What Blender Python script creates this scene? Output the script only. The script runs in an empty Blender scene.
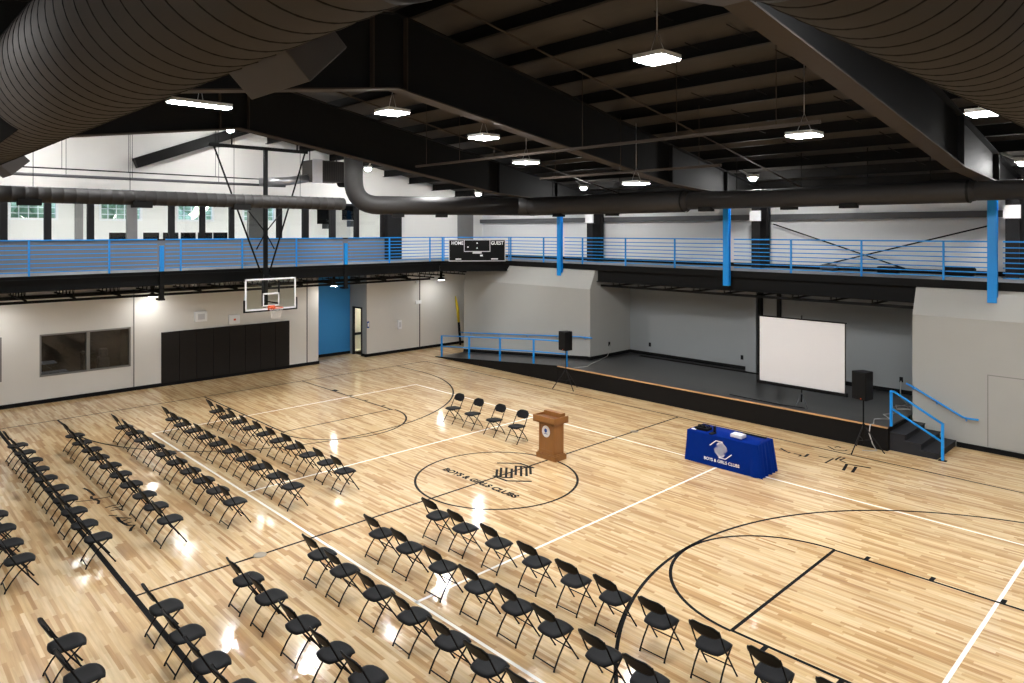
import bpy, math, random
from mathutils import Vector, Matrix, Euler
RND = random.Random(11)
SC = bpy.context.scene
COL = SC.collection
PI = math.pi

# ------------------------------------------------------------------ materials
def lin(c):
    out = []
    for v in c:
        v = v / 255.0
        out.append(v / 12.92 if v <= .04045 else ((v + .055) / 1.055) ** 2.4)
    return (*out, 1.0)

def mat(name, rgb, rough=.6, metal=0.0, var=.06, scale=6.0, coat=0.0, bump=0.0, stretch=(1, 1, 1), emit=None, spec=None):
    m = bpy.data.materials.new(name); m.use_nodes = True
    nt = m.node_tree; b = nt.nodes['Principled BSDF']
    b.inputs['Roughness'].default_value = rough
    b.inputs['Metallic'].default_value = metal
    b.inputs['Coat Weight'].default_value = coat
    if spec is not None: b.inputs['Specular IOR Level'].default_value = spec
    c = lin(rgb)
    tc = nt.nodes.new('ShaderNodeTexCoord'); mp = nt.nodes.new('ShaderNodeMapping')
    mp.inputs['Scale'].default_value = stretch
    nz = nt.nodes.new('ShaderNodeTexNoise'); nz.inputs['Scale'].default_value = scale; nz.inputs['Detail'].default_value = 3
    mx = nt.nodes.new('ShaderNodeMix'); mx.data_type = 'RGBA'
    mx.inputs['A'].default_value = tuple(max(0, v * (1 - var)) for v in c[:3]) + (1,)
    mx.inputs['B'].default_value = tuple(min(1, v * (1 + var)) for v in c[:3]) + (1,)
    nt.links.new(tc.outputs['Object'], mp.inputs['Vector']); nt.links.new(mp.outputs[0], nz.inputs['Vector'])
    nt.links.new(nz.outputs['Fac'], mx.inputs['Factor']); nt.links.new(mx.outputs['Result'], b.inputs['Base Color'])
    if bump:
        bp = nt.nodes.new('ShaderNodeBump'); bp.inputs['Strength'].default_value = bump; bp.inputs['Distance'].default_value = .01
        nt.links.new(nz.outputs['Fac'], bp.inputs['Height']); nt.links.new(bp.outputs[0], b.inputs['Normal'])
    if emit:
        b.inputs['Emission Color'].default_value = (*emit[0], 1); b.inputs['Emission Strength'].default_value = emit[1]
    return m

def glass(name, tint=(1, 1, 1), gloss=.08):
    m = bpy.data.materials.new(name); m.use_nodes = True
    nt = m.node_tree; nt.nodes.clear()
    o = nt.nodes.new('ShaderNodeOutputMaterial'); t = nt.nodes.new('ShaderNodeBsdfTransparent'); g = nt.nodes.new('ShaderNodeBsdfGlossy')
    t.inputs[0].default_value = (*tint, 1); g.inputs['Roughness'].default_value = .02
    fr = nt.nodes.new('ShaderNodeFresnel'); fr.inputs[0].default_value = 1.45
    mx = nt.nodes.new('ShaderNodeMixShader')
    nt.links.new(fr.outputs[0], mx.inputs[0]); nt.links.new(t.outputs[0], mx.inputs[1]); nt.links.new(g.outputs[0], mx.inputs[2])
    nt.links.new(mx.outputs[0], o.inputs[0])
    return m

def wood_floor():
    m = bpy.data.materials.new('maple_strip_floor'); m.use_nodes = True
    nt = m.node_tree; N = nt.nodes; L = nt.links; b = N['Principled BSDF']
    tc = N.new('ShaderNodeTexCoord'); sp = N.new('ShaderNodeSeparateXYZ'); L.new(tc.outputs['Object'], sp.inputs[0])
    RH = .057
    dv = N.new('ShaderNodeMath'); dv.operation = 'DIVIDE'; dv.inputs[1].default_value = RH; L.new(sp.outputs['Y'], dv.inputs[0])
    fl = N.new('ShaderNodeMath'); fl.operation = 'FLOOR'; L.new(dv.outputs[0], fl.inputs[0])
    wn = N.new('ShaderNodeTexWhiteNoise'); wn.noise_dimensions = '1D'; L.new(fl.outputs[0], wn.inputs['W'])
    mu = N.new('ShaderNodeMath'); mu.operation = 'MULTIPLY_ADD'; mu.inputs[1].default_value = 7.0
    L.new(wn.outputs['Value'], mu.inputs[0]); L.new(sp.outputs['X'], mu.inputs[2])
    dx = N.new('ShaderNodeMath'); dx.operation = 'DIVIDE'; dx.inputs[1].default_value = .75; L.new(mu.outputs[0], dx.inputs[0])
    fx = N.new('ShaderNodeMath'); fx.operation = 'FLOOR'; L.new(dx.outputs[0], fx.inputs[0])
    cb = N.new('ShaderNodeCombineXYZ'); L.new(fx.outputs[0], cb.inputs[0]); L.new(fl.outputs[0], cb.inputs[1])
    w2 = N.new('ShaderNodeTexWhiteNoise'); w2.noise_dimensions = '2D'; L.new(cb.outputs[0], w2.inputs['Vector'])
    rp = N.new('ShaderNodeValToRGB'); L.new(w2.outputs['Value'], rp.inputs[0])
    e = rp.color_ramp.elements
    e[0].position = 0; e[0].color = lin((184, 145, 99)); e[1].position = 1; e[1].color = lin((230, 206, 165))
    x = rp.color_ramp.elements.new(.12); x.color = lin((192, 152, 102))
    x = rp.color_ramp.elements.new(.45); x.color = lin((216, 184, 136))
    # streaky grain and broad mottling
    mp = N.new('ShaderNodeMapping'); mp.inputs['Scale'].default_value = (1.3, 22, 1); L.new(tc.outputs['Object'], mp.inputs[0])
    nz = N.new('ShaderNodeTexNoise'); nz.inputs['Scale'].default_value = 1.0; nz.inputs['Detail'].default_value = 4; L.new(mp.outputs[0], nz.inputs['Vector'])
    r2 = N.new('ShaderNodeValToRGB'); L.new(nz.outputs['Fac'], r2.inputs[0])
    r2.color_ramp.elements[0].position = .3; r2.color_ramp.elements[0].color = (.72, .66, .58, 1)
    r2.color_ramp.elements[1].position = .62; r2.color_ramp.elements[1].color = (1, 1, 1, 1)
    m1 = N.new('ShaderNodeMix'); m1.data_type = 'RGBA'; m1.blend_type = 'MULTIPLY'; m1.inputs['Factor'].default_value = .75
    L.new(rp.outputs[0], m1.inputs['A']); L.new(r2.outputs[0], m1.inputs['B'])
    mp3 = N.new('ShaderNodeMapping'); mp3.inputs['Scale'].default_value = (.35, 2.2, 1); L.new(tc.outputs['Object'], mp3.inputs[0])
    n3 = N.new('ShaderNodeTexNoise'); n3.inputs['Scale'].default_value = 1.0; n3.inputs['Detail'].default_value = 3; L.new(mp3.outputs[0], n3.inputs['Vector'])
    r3 = N.new('ShaderNodeValToRGB'); L.new(n3.outputs['Fac'], r3.inputs[0])
    r3.color_ramp.elements[0].position = .32; r3.color_ramp.elements[0].color = (.80, .74, .66, 1)
    r3.color_ramp.elements[1].position = .6; r3.color_ramp.elements[1].color = (1, 1, 1, 1)
    m2 = N.new('ShaderNodeMix'); m2.data_type = 'RGBA'; m2.blend_type = 'MULTIPLY'; m2.inputs['Factor'].default_value = .7
    L.new(m1.outputs['Result'], m2.inputs['A']); L.new(r3.outputs[0], m2.inputs['B'])
    L.new(m2.outputs['Result'], b.inputs['Base Color'])
    b.inputs['Roughness'].default_value = .45
    b.inputs['Coat Weight'].default_value = .8; b.inputs['Coat Roughness'].default_value = .1; b.inputs['Specular IOR Level'].default_value = .3
    return m

M = dict(
    floor=wood_floor(),
    black_line=mat('black_line_paint', (14, 14, 15), .6, spec=.06),
    white_line=mat('white_line_paint', (238, 234, 226), .4, spec=.3),
    wall=mat('warm_white_paint', (214, 212, 207), .8, var=.02, scale=2),
    wall_up=mat('upper_white_paint', (232, 230, 226), .8, var=.02, scale=2),
    grey_wall=mat('grey_stage_paint', (160, 160, 155), .8, var=.02, scale=2),
    grey_dark=mat('grey_alcove_paint', (140, 143, 144), .8, var=.02, scale=2),
    blue_wall=mat('blue_wall_paint', (44, 128, 190), .7, var=.02),
    base=mat('black_rubber_base', (13, 13, 14), .7, spec=.15),
    blue=mat('blue_enamel', (0, 136, 218), .4, var=.03),
    steel_blk=mat('black_painted_steel', (13, 13, 13), .7, spec=.15, var=.1),
    beam=mat('unlit_frame_paint', (16, 16, 16), .7, spec=.15, var=.12, scale=2),  # near-black holds the missing light on the webs; real frame paint is lighter
    purlin=mat('dark_purlin_paint', (17, 16, 15), .7, spec=.15, var=.12),
    deck=mat('brown_roof_lining', (46, 42, 39), .85, var=.25, scale=1.5, stretch=(.6, 2.5, 1)),
    duct=mat('charcoal_duct_paint', (58, 54, 51), .6, spec=.3, var=.14, scale=3, metal=.15),
    duct_dark=mat('charcoal_duct_seam', (17, 16, 15), .7, spec=.15, var=.1),
    duct2=mat('graphite_duct_paint', (44, 42, 41), .6, spec=.3, var=.1, metal=.15),
    chair_seat=mat('charcoal_chair_plastic', (18, 18, 20), .55, spec=.12, var=.12, scale=14),
    chair_metal=mat('black_chair_tube', (13, 13, 14), .7, spec=.15, metal=.2),
    stage_blk=mat('black_stage_front', (17, 15, 14), .7, spec=.15, var=.15),
    stage_floor=mat('dark_grey_stage_floor', (58, 57, 56), .3, var=.15, scale=1.2),
    stage_trim=mat('oak_edge', (190, 145, 100), .5),
    rubber=mat('black_rubber_tread', (44, 44, 47), .7, spec=.15, var=.15),
    oak=mat('honey_oak', (142, 94, 46), .38, var=.18, scale=4, stretch=(9, 9, 1), coat=.2),
    oak_in=mat('dark_oak_inside', (104, 62, 30), .45, var=.15, scale=4, stretch=(2, 12, 1)),
    royal=mat('royal_blue_cloth', (0, 36, 116), .9, spec=.1, var=.08, scale=20),
    white=mat('white_print', (235, 236, 238), .6, var=.02),
    screen=mat('matte_screen_white', (206, 204, 204), .85, var=.01),
    blackp=mat('black_plastic', (13, 13, 14), .7, spec=.15),
    grille=mat('black_grille', (14, 14, 14), .7, spec=.15, var=.25, scale=120),
    alu=mat('aluminium', (170, 170, 172), .35, metal=.8),
    silver=mat('silver_plastic', (200, 200, 205), .4),
    pad=mat('black_wall_pad', (34, 31, 29), .7, spec=.15, var=.08),
    orange=mat('orange_rim', (214, 84, 34), .4),
    net=mat('white_net', (230, 225, 220), .8),
    cable=mat('grey_cable', (170, 168, 165), .6),
    sill_grey=mat('grey_sill_wall', (112, 116, 122), .7, var=.02),
    mull=mat('dark_mullion', (34, 33, 34), .7, spec=.15),
    mull_l=mat('grey_mullion', (120, 118, 116), .5),
    siding=mat('light_metal_siding', (222, 223, 224), .55, var=.02),
    girt=mat('grey_girt', (78, 79, 82), .5),
    brass=mat('steel_floor_plate', (150, 140, 124), .35, metal=.6),
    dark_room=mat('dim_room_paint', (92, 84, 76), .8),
    blue_print=mat('blue_print', (30, 80, 160), .6),
    yellow=mat('yellow_fabric', (222, 196, 30), .6),
    leaf=mat('foliage_green', (160, 180, 156), .8, var=.5, scale=4),
    trunk=mat('bark', (80, 64, 50), .9),
    conduit=mat('brown_conduit', (58, 51, 45), .8, spec=.1, var=.1),
    lamp_body=mat('white_lamp_body', (190, 190, 188), .5),
    flange=mat('bounce_lit_frame_paint', (58, 52, 47), .7, spec=.15),  # same frame paint, lightened to hold floor bounce on the undersides
    glass=glass('clear_glass', (.96, .98, .97)),
    board_glass=glass('backboard_glass', (.93, .96, .94)),
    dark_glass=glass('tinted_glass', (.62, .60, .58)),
)
HB = 218.0
M['led'] = mat('led_diffuser', (250, 250, 246), .5, emit=((.985, .99, 1.0), HB))
M['led_flood'] = mat('led_flood_lens', (250, 250, 246), .5, emit=((1.0, .99, .97), 600))
M['led_room'] = mat('led_troffer', (250, 250, 246), .5, emit=((1.0, .99, .97), 36))
M['led_down'] = mat('led_downlight', (250, 250, 246), .5, emit=((1.0, .98, .95), 130))

# ------------------------------------------------------------------ mesh builder
class MB:
    def __init__(s): s.v = []; s.f = []; s.sm = []
    def add(s, v, f, smooth=False):
        o = len(s.v); s.v += [tuple(p) for p in v]
        for q in f: s.f.append(tuple(i + o for i in q)); s.sm.append(smooth)
        return s
    def box(s, x0, x1, y0, y1, z0, z1):
        v = [(x, y, z) for z in (z0, z1) for y in (y0, y1) for x in (x0, x1)]
        return s.add(v, [(0, 2, 3, 1), (4, 5, 7, 6), (0, 1, 5, 4), (2, 6, 7, 3), (0, 4, 6, 2), (1, 3, 7, 5)])
    def obox(s, c, size, rot=(0, 0, 0)):
        m = Euler(rot).to_matrix() if not isinstance(rot, Matrix) else rot
        c = Vector(c); hx, hy, hz = [d / 2 for d in size]
        v = [c + m @ Vector((x, y, z)) for z in (-hz, hz) for y in (-hy, hy) for x in (-hx, hx)]
        return s.add(v, [(0, 2, 3, 1), (4, 5, 7, 6), (0, 1, 5, 4), (2, 6, 7, 3), (0, 4, 6, 2), (1, 3, 7, 5)])
    def rbox(s, c, size, r, rot=(0, 0, 0), n=4, soft=0):
        """box with rounded outline in its own xy plane, extruded in z"""
        m = Euler(rot).to_matrix() if not isinstance(rot, Matrix) else rot
        c = Vector(c); hx, hy, hz = [d / 2 for d in size]
        def ring(q, z):
            pts = []
            for cx, cy, a0 in ((hx - r, hy - r, 0), (-hx + r, hy - r, PI / 2), (-hx + r, -hy + r, PI), (hx - r, -hy + r, 1.5 * PI)):
                for k in range(n + 1):
                    a = a0 + k * PI / 2 / n
                    pts.append(c + m @ Vector((cx + (r - q) * math.cos(a), cy + (r - q) * math.sin(a), z)))
            return pts
        rings = [ring(0, -hz), ring(0, hz)] if not soft else [ring(soft, -hz), ring(0, -hz + soft), ring(0, hz - soft), ring(soft, hz)]
        k = len(rings[0]); v = [p for rg in rings for p in rg]; f = []
        for j in range(len(rings) - 1):
            for i in range(k):
                f.append((j * k + i, j * k + (i + 1) % k, (j + 1) * k + (i + 1) % k, (j + 1) * k + i))
        f.append(tuple(reversed(range(k)))); f.append(tuple(range((len(rings) - 1) * k, len(rings) * k)))
        return s.add(v, f)
    def tube(s, pts, r, n=8, cap=True, closed=False):
        P = [Vector(p) for p in pts]; K = len(P); rs = r if isinstance(r, (list, tuple)) else [r] * K
        T = []
        for i in range(K):
            a = P[(i - 1) % K] if (closed or i) else P[0]; b = P[(i + 1) % K] if (closed or i < K - 1) else P[-1]
            T.append((b - a).normalized())
        up = Vector((0, 0, 1)) if abs(T[0].z) < .9 else Vector((1, 0, 0))
        nrm = (up - T[0] * up.dot(T[0])).normalized(); v = []
        for i in range(K):
            nrm = (nrm - T[i] * nrm.dot(T[i])).normalized(); bi = T[i].cross(nrm)
            for k in range(n):
                a = 2 * PI * k / n; v.append(P[i] + (nrm * math.cos(a) + bi * math.sin(a)) * rs[i])
        f = []
        for i in range(K - (0 if closed else 1)):
            j = (i + 1) % K
            for k in range(n): f.append((i * n + k, i * n + (k + 1) % n, j * n + (k + 1) % n, j * n + k))
        s.add(v, f, True)
        if cap and not closed:
            o = len(s.v) - len(v)
            s.f.append(tuple(o + k for k in reversed(range(n)))); s.sm.append(False)
            s.f.append(tuple(o + (K - 1) * n + k for k in range(n))); s.sm.append(False)
        return s
    def prism(s, poly, axis, a0, a1):
        """extrude a polygon along an axis; poly coords are the other two axes in order"""
        def P(u, w, a):
            return {'x': (a, u, w), 'y': (u, a, w), 'z': (u, w, a)}[axis]
        n = len(poly); v = [P(u, w, a0) for u, w in poly] + [P(u, w, a1) for u, w in poly]
        f = [(i, (i + 1) % n, n + (i + 1) % n, n + i) for i in range(n)] + [tuple(reversed(range(n))), tuple(range(n, 2 * n))]
        return s.add(v, f)
    def lathe(s, prof, c=(0, 0, 0), n=20, m=None):
        c = Vector(c); v = []
        for r, z in prof:
            for k in range(n):
                a = 2 * PI * k / n; p = Vector((r * math.cos(a), r * math.sin(a), z)); v.append(c + (m @ p if m else p))
        f = [(i * n + k, i * n + (k + 1) % n, (i + 1) * n + (k + 1) % n, (i + 1) * n + k) for i in range(len(prof) - 1) for k in range(n)]
        s.add(v, f, True); o = len(s.v) - len(v)
        s.f.append(tuple(o + k for k in reversed(range(n)))); s.sm.append(False)
        s.f.append(tuple(o + (len(prof) - 1) * n + k for k in range(n))); s.sm.append(False)
        return s
    def quad(s, a, b, c, d): return s.add([a, b, c, d], [(0, 1, 2, 3)])
    def build(s, name, m, parent=None, loc=None, bevel=0):
        me = bpy.data.meshes.new(name); me.from_pydata(s.v, [], s.f)
        me.polygons.foreach_set('use_smooth', s.sm)
        me.materials.append(M[m] if isinstance(m, str) else m)
        import bmesh
        bm = bmesh.new(); bm.from_mesh(me); bmesh.ops.recalc_face_normals(bm, faces=bm.faces); bm.to_mesh(me); bm.free()
        o = bpy.data.objects.new(name, me); COL.objects.link(o)
        if parent: o.parent = parent
        if loc: o.location = loc
        if bevel:
            b = o.modifiers.new('bevel', 'BEVEL'); b.width = bevel; b.segments = 2; b.limit_method = 'ANGLE'
        return o

def tag(o, label, cat, group=None, kind=None):
    o['label'] = label; o['category'] = cat
    if group: o['group'] = group
    if kind: o['kind'] = kind
    return o
def thing(name, label, cat, loc=(0, 0, 0), rz=0, group=None, kind=None):
    o = bpy.data.objects.new(name, None); COL.objects.link(o); o.location = loc; o.rotation_euler = (0, 0, rz)
    o.empty_display_size = .2
    return tag(o, label, cat, group, kind)
def struct(name, mb, m, label, cat, parent=None, bevel=0):
    o = mb.build(name, m, parent, bevel=bevel)
    if not parent: tag(o, label, cat, kind='structure')
    return o
def copy_tree(o, parent=None):
    c = o.copy(); COL.objects.link(c); c.parent = parent
    for ch in list(o.children): copy_tree(ch, c)
    return c
ORD = ['first', 'second', 'third', 'fourth', 'fifth', 'sixth', 'seventh', 'eighth', 'ninth', 'tenth']
def text_mesh(body, size, matrix, m, name, parent=None, offset=0.0, shear=0.0, extrude=0.0, spacing=1.0, fit=None):
    cu = bpy.data.curves.new(name, 'FONT'); cu.body = body; cu.size = size; cu.align_x = 'CENTER'; cu.align_y = 'CENTER'
    cu.offset = offset; cu.shear = shear; cu.extrude = extrude; cu.space_character = spacing; cu.resolution_u = 3
    t = bpy.data.objects.new(name, cu)
    me = bpy.data.meshes.new_from_object(t)
    bpy.data.objects.remove(t); bpy.data.curves.remove(cu)
    if fit:
        xs_ = [v_.co.x for v_ in me.vertices]; k_ = fit / (max(xs_) - min(xs_)); me.transform(Matrix.Diagonal((k_, 1, 1, 1)))
    me.name = name; me.transform(matrix); me.materials.clear(); me.materials.append(M[m])
    o = bpy.data.objects.new(name, me); COL.objects.link(o)
    if parent: o.parent = parent
    return o

# ================================================================== SETTING
# ---- floor and its painted lines
floor = struct('floor', MB().box(-17.2, 16.5, -14, 13.6, -.12, 0), 'floor', 'glossy maple strip gym floor with black and white court lines', 'floor')
HZ = .0025
def flat_line(mb, pts, w, z=HZ, closed=False):
    P = [Vector((x, y, 0)) for x, y in pts]; K = len(P); v = []; f = []
    for i in range(K):
        a = P[(i - 1) % K] if (closed or i) else P[0]; b = P[(i + 1) % K] if (closed or i < K - 1) else P[-1]
        t = (b - a).normalized(); n = Vector((-t.y, t.x, 0)); h = w / 2
        v += [(P[i].x + n.x * h, P[i].y + n.y * h, z), (P[i].x - n.x * h, P[i].y - n.y * h, z)]
    for i in range(K - (0 if closed else 1)):
        j = (i + 1) % K; f.append((2 * i, 2 * i + 1, 2 * j + 1, 2 * j))
    mb.add(v, f)
def arc(cx, cy, r, a0, a1, n=60): return [(cx + r * math.cos(a0 + (a1 - a0) * i / n), cy + r * math.sin(a0 + (a1 - a0) * i / n)) for i in range(n + 1)]
FT = .3048; LX, LY = 12.79, 7.63; LW = .056
bl = MB()
flat_line(bl, [(-LX, -LY), (LX, -LY)], LW + .03); flat_line(bl, [(-LX, LY), (LX, LY)], LW)
flat_line(bl, [(-LX, -LY), (-LX, LY)], LW); flat_line(bl, [(LX, -LY), (LX, LY)], LW)
flat_line(bl, [(0, -LY), (0, LY)], LW)
flat_line(bl, arc(.03, .03, 1.865, 0, 2 * PI, 96)[:-1], LW, closed=True)
for sg, ftx, yc, sx, sr, bk, r3 in ((1, 6.93, .05, 6.93, 1.86, 11.1, 6.05), (-1, -6.88, -.02, -6.78, 1.93, -11.2, 6.13)):
    hw = 1.82
    flat_line(bl, [(ftx, yc - hw), (ftx, yc + hw)], LW)
    for y in (yc - hw, yc + hw): flat_line(bl, [(sg * LX, y), (sx, y)], LW)
    a = PI / 2
    flat_line(bl, [(sx - sg * sr * math.cos(t), yc + (sr - .02) * math.sin(t)) for t in [(-a + 2 * a * i / 48) for i in range(49)]], LW)
    flat_line(bl, [(sg * LX, r3 + yc)] + [(bk - sg * r3 * math.cos(t), yc + r3 * math.sin(t)) for t in [(a - 2 * a * i / 80) for i in range(81)]] + [(sg * LX, yc - r3)], LW)
    for d, w in ((7.5, .26), (11, .07), (14.2, .07), (17.5, .07)):
        for ys in (-1, 1):
            x = sg * (LX - d * FT); y0, y1 = yc + ys * hw, yc + ys * (hw + .17); bl.box(x - w / 2, x + w / 2, min(y0, y1), max(y0, y1), .001, HZ + .0005)
bl.build('basketball_lines', 'black_line', floor)
wl = MB(); wz = HZ - .0008
for y in (-4.55, 4.55): flat_line(wl, [(-9.3, y), (9.38, y)], LW, wz)
for x in (-9.3, -3.08, 3.19, 9.38): flat_line(wl, [(x, -4.57), (x, 4.57)], LW, wz)
wl.build('volleyball_lines', 'white_line', floor)
for y in (-5.6, 5.38):
    MB().lathe([(.115, 0), (.115, .003), (.09, .005)], (0, y, HZ), 24).build('sleeve_cover', 'brass', floor)
text_mesh('BOYS & GIRLS CLUBS', .265, Matrix.Translation((-.03, -.47, HZ + .0006)) @ Matrix.Diagonal((1.0, .9, 1, 1)), 'black_line', 'floor_lettering', floor, offset=.014)

def club_logo(mb, T, w=.085):
    """hatched diamond of two facing groups of bars; T maps (x, y) to a 3-D point"""
    def stroke(pts, w):
        P = [Vector((a, b)) for a, b in pts]; v = []; f = []
        for i in range(len(P)):
            t = (P[min(i + 1, len(P) - 1)] - P[max(i - 1, 0)]).normalized(); n = Vector((-t.y, t.x)) * w / 2
            v += [T(*(P[i] + n)), T(*(P[i] - n))]
        for i in range(len(P) - 1): f.append((2 * i, 2 * i + 1, 2 * i + 3, 2 * i + 2))
        mb.add(v, f)
    for s in (1, -1):
        stroke([(-1.0 * s, .2 * s), (-.44 * s, .74 * s), (.2 * s, .74 * s)], w)
        for k, ln in enumerate((.86, .94, .9, .66)):
            ox, oy = -.34 + .14 * k, .44 + .105 * k - (.06 if k == 3 else 0)
            stroke([(ox * s, oy * s), ((ox + .70 * ln) * s, (oy - .71 * ln) * s)], w * .8)
        stroke([(-.36 * s, .40 * s), (-.16 * s, .60 * s), (.12 * s, .66 * s)], w)

lg = MB(); club_logo(lg, lambda x, y: (.03 + x * .74, .58 + y * .72, HZ + .0006), .1); lg.build('floor_logo', 'black_line', floor)
near = [[(-5.82, -7.02), (-5.64, -6.98), (-5.39, -6.96), (-5.15, -6.96)], [(-5.17, -7.02), (-5.0, -7.05), (-4.88, -6.99), (-4.75, -6.97), (-4.57, -7.03)], [(-5.05, -7.34), (-4.97, -7.2), (-4.9, -7.05), (-4.8, -6.98)], [(-4.96, -7.01), (-4.88, -6.89), (-4.86, -6.73)], [(-4.24, -6.98), (-4.27, -6.85), (-4.25, -6.72)], [(-4.14, -6.88), (-4.09, -6.79), (-4.12, -6.66)], [(-3.75, -7.04), (-3.65, -6.91)], [(-3.99, -6.95), (-3.99, -6.79), (-3.83, -6.75)], [(-3.56, -6.94), (-3.3, -6.95), (-3.11, -6.93), (-2.97, -6.9), (-2.9, -6.8), (-2.79, -6.89), (-2.65, -6.95)], [(-3.5, -6.92), (-3.38, -6.82), (-3.29, -6.75)], [(-3.25, -6.95), (-3.29, -6.82)], [(-3.1, -6.92), (-3.1, -6.8)]]
far = [[(3.61, 6.74), (3.72, 6.79), (3.85, 6.7), (3.91, 6.74), (3.89, 6.63)], [(3.58, 6.9), (3.78, 6.72)], [(4.01, 6.71), (4.09, 6.71), (4.2, 6.72), (4.21, 6.55), (4.26, 6.66)], [(4.32, 6.63), (4.32, 6.75), (4.3, 6.92)], [(4.54, 6.95), (4.72, 6.96), (4.88, 7.04), (4.88, 6.53)], [(4.97, 6.92), (4.95, 7.13), (4.97, 7.3), (5.07, 7.28), (5.04, 7.01), (5.22, 6.92)], [(5.4, 6.29), (5.28, 6.83), (5.48, 6.87), (5.79, 6.95)], [(5.6, 6.31), (5.51, 6.79)], [(4.38, 7.94), (4.62, 7.76), (4.84, 7.89), (4.86, 7.98)], [(4.54, 7.97), (4.58, 8.14), (4.67, 8.04)]]
sc_ = MB()
for i, st in enumerate(near): flat_line(sc_, st, .055 if i in (0, 1, 8) else .04, HZ + .0006)
for i, st in enumerate(far): flat_line(sc_, st, .07 if i in (3, 6, 7) else .05, HZ + .0006)
sc_.build('script_lettering', 'black_line', floor)

# ---- lower walls, hoop end
def wall_pieces(x0, x1, ya, yb, z0, z1, holes):
    """slab in the y-z plane with rectangular holes [(y0,y1,z0,z1)] sorted by y"""
    mb = MB(); y = ya
    for h in holes:
        if h[0] > y: mb.box(x0, x1, y, h[0], z0, z1)
        if h[2] > z0: mb.box(x0, x1, h[0], h[1], z0, h[2])
        if h[3] < z1: mb.box(x0, x1, h[0], h[1], h[3], z1)
        y = h[1]
    mb.box(x0, x1, y, yb, z0, z1)
    return mb
WX = -15.5
struct('wall_left', wall_pieces(WX - .22, WX, -14, 3.95, 0, 4.2, [(-11.2, -7.15, .88, 2.3), (-6.13, -3.39, .88, 2.28)]), 'wall', 'warm white block wall behind the hoop with viewing windows', 'wall')
struct('wall_left_recess', MB().box(-17.0, -16.85, 3.9, 6.35, 0, 4.2), 'blue_wall', 'bright blue recessed wall beside the doorway', 'wall')
struct('wall_recess_side', MB().box(-16.85, WX - .22, 3.73, 3.95, 0, 4.2), 'wall', 'short return wall closing the blue recess', 'wall')
# doorway wall (faces the camera side), opening x -16.56..-15.83
dw = MB().box(-16.85, -16.56, 6.3, 6.36, 0, 4.2).box(-15.83, WX, 6.3, 6.36, 0, 4.2).box(-16.56, -15.83, 6.3, 6.36, 2.18, 4.2)
struct('wall_doorway', dw, 'grey_dark', 'grey return wall holding the open doorway', 'wall')
struct('wall_left.001', MB().box(WX - .22, WX, 6.36, 13.4, 0, 4.2), 'wall', 'warm white block wall between the doorway and the ramp', 'wall')
d1 = thing('door_1', 'dark framed open doorway into a bright room beside the blue wall', 'doorway', (-16.2, 6.3, 0), kind='structure')
fr = MB()
for x in (-16.56, -15.83): fr.box(x - .04 + 16.2, x + .04 + 16.2, -.03, .07, 0, 2.2)
fr.box(-.4, .41, -.03, .17, 2.15, 2.22); fr.build('door_frame', 'mull', d1)
hall = MB().box(-17.6, -15.72, 8.6, 8.7, 0, 3).box(-17.7, -17.6, 6.36, 8.7, 0, 3).box(-17.7, -15.72, 6.45, 8.7, 2.9, 3.0).box(-17.7, -15.7, 6.4, 8.7, -.1, 0)
struct('wall_hall', hall, mat('cream_hall_paint', (236, 228, 200), .8), 'cream painted hall walls beyond the open doorway', 'wall')
struct('trim_hall', MB().box(-17.6, -17.55, 6.5, 8.6, .7, .82), 'mull', 'dark rail across the hall wall seen through the doorway', 'trim')
hl = thing('ceiling_light', 'ceiling light inside the hall beyond the doorway', 'light', (-16.6, 7.5, 2.9))
MB().box(-.5, .5, -.15, .15, -.04, 0).build('housing', 'lamp_body', hl); MB().box(-.47, .47, -.13, .13, -.05, -.04).build('diffuser', 'led_room', hl)
# wall joints
struct('trim_1', MB().box(WX, WX + .008, -3.31, -3.27, 0, 3.6), 'mull_l', 'vertical control joint in the white wall near the viewing window', 'trim')
struct('trim_2', MB().box(WX, WX + .008, 3.4, 3.44, 0, 3.6), 'mull', 'vertical dark joint at the pillar beside the blue recess', 'trim')
struct('trim_3', MB().box(WX, WX + .008, 9.28, 9.33, 0, 3.8), 'mull', 'vertical dark joint in the white wall near the ramp', 'trim')
# baseboards
struct('baseboard_left', MB().box(WX, WX + .03, -14, 3.95, 0, .13).box(WX - .24, WX + .03, 3.95, 3.98, 0, .13), 'base', 'black rubber base along the wall under the hoop', 'baseboard')
struct('baseboard_recess', MB().box(-16.85, -16.82, 3.98, 6.3, 0, .13), 'base', 'black rubber base below the blue wall', 'baseboard')
struct('baseboard_left.001', MB().box(WX, WX + .03, 6.27, 13.3, 0, .13).box(-15.79, WX + .03, 6.27, 6.3, 0, .13), 'base', 'black rubber base along the wall between doorway and ramp', 'baseboard')

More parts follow.
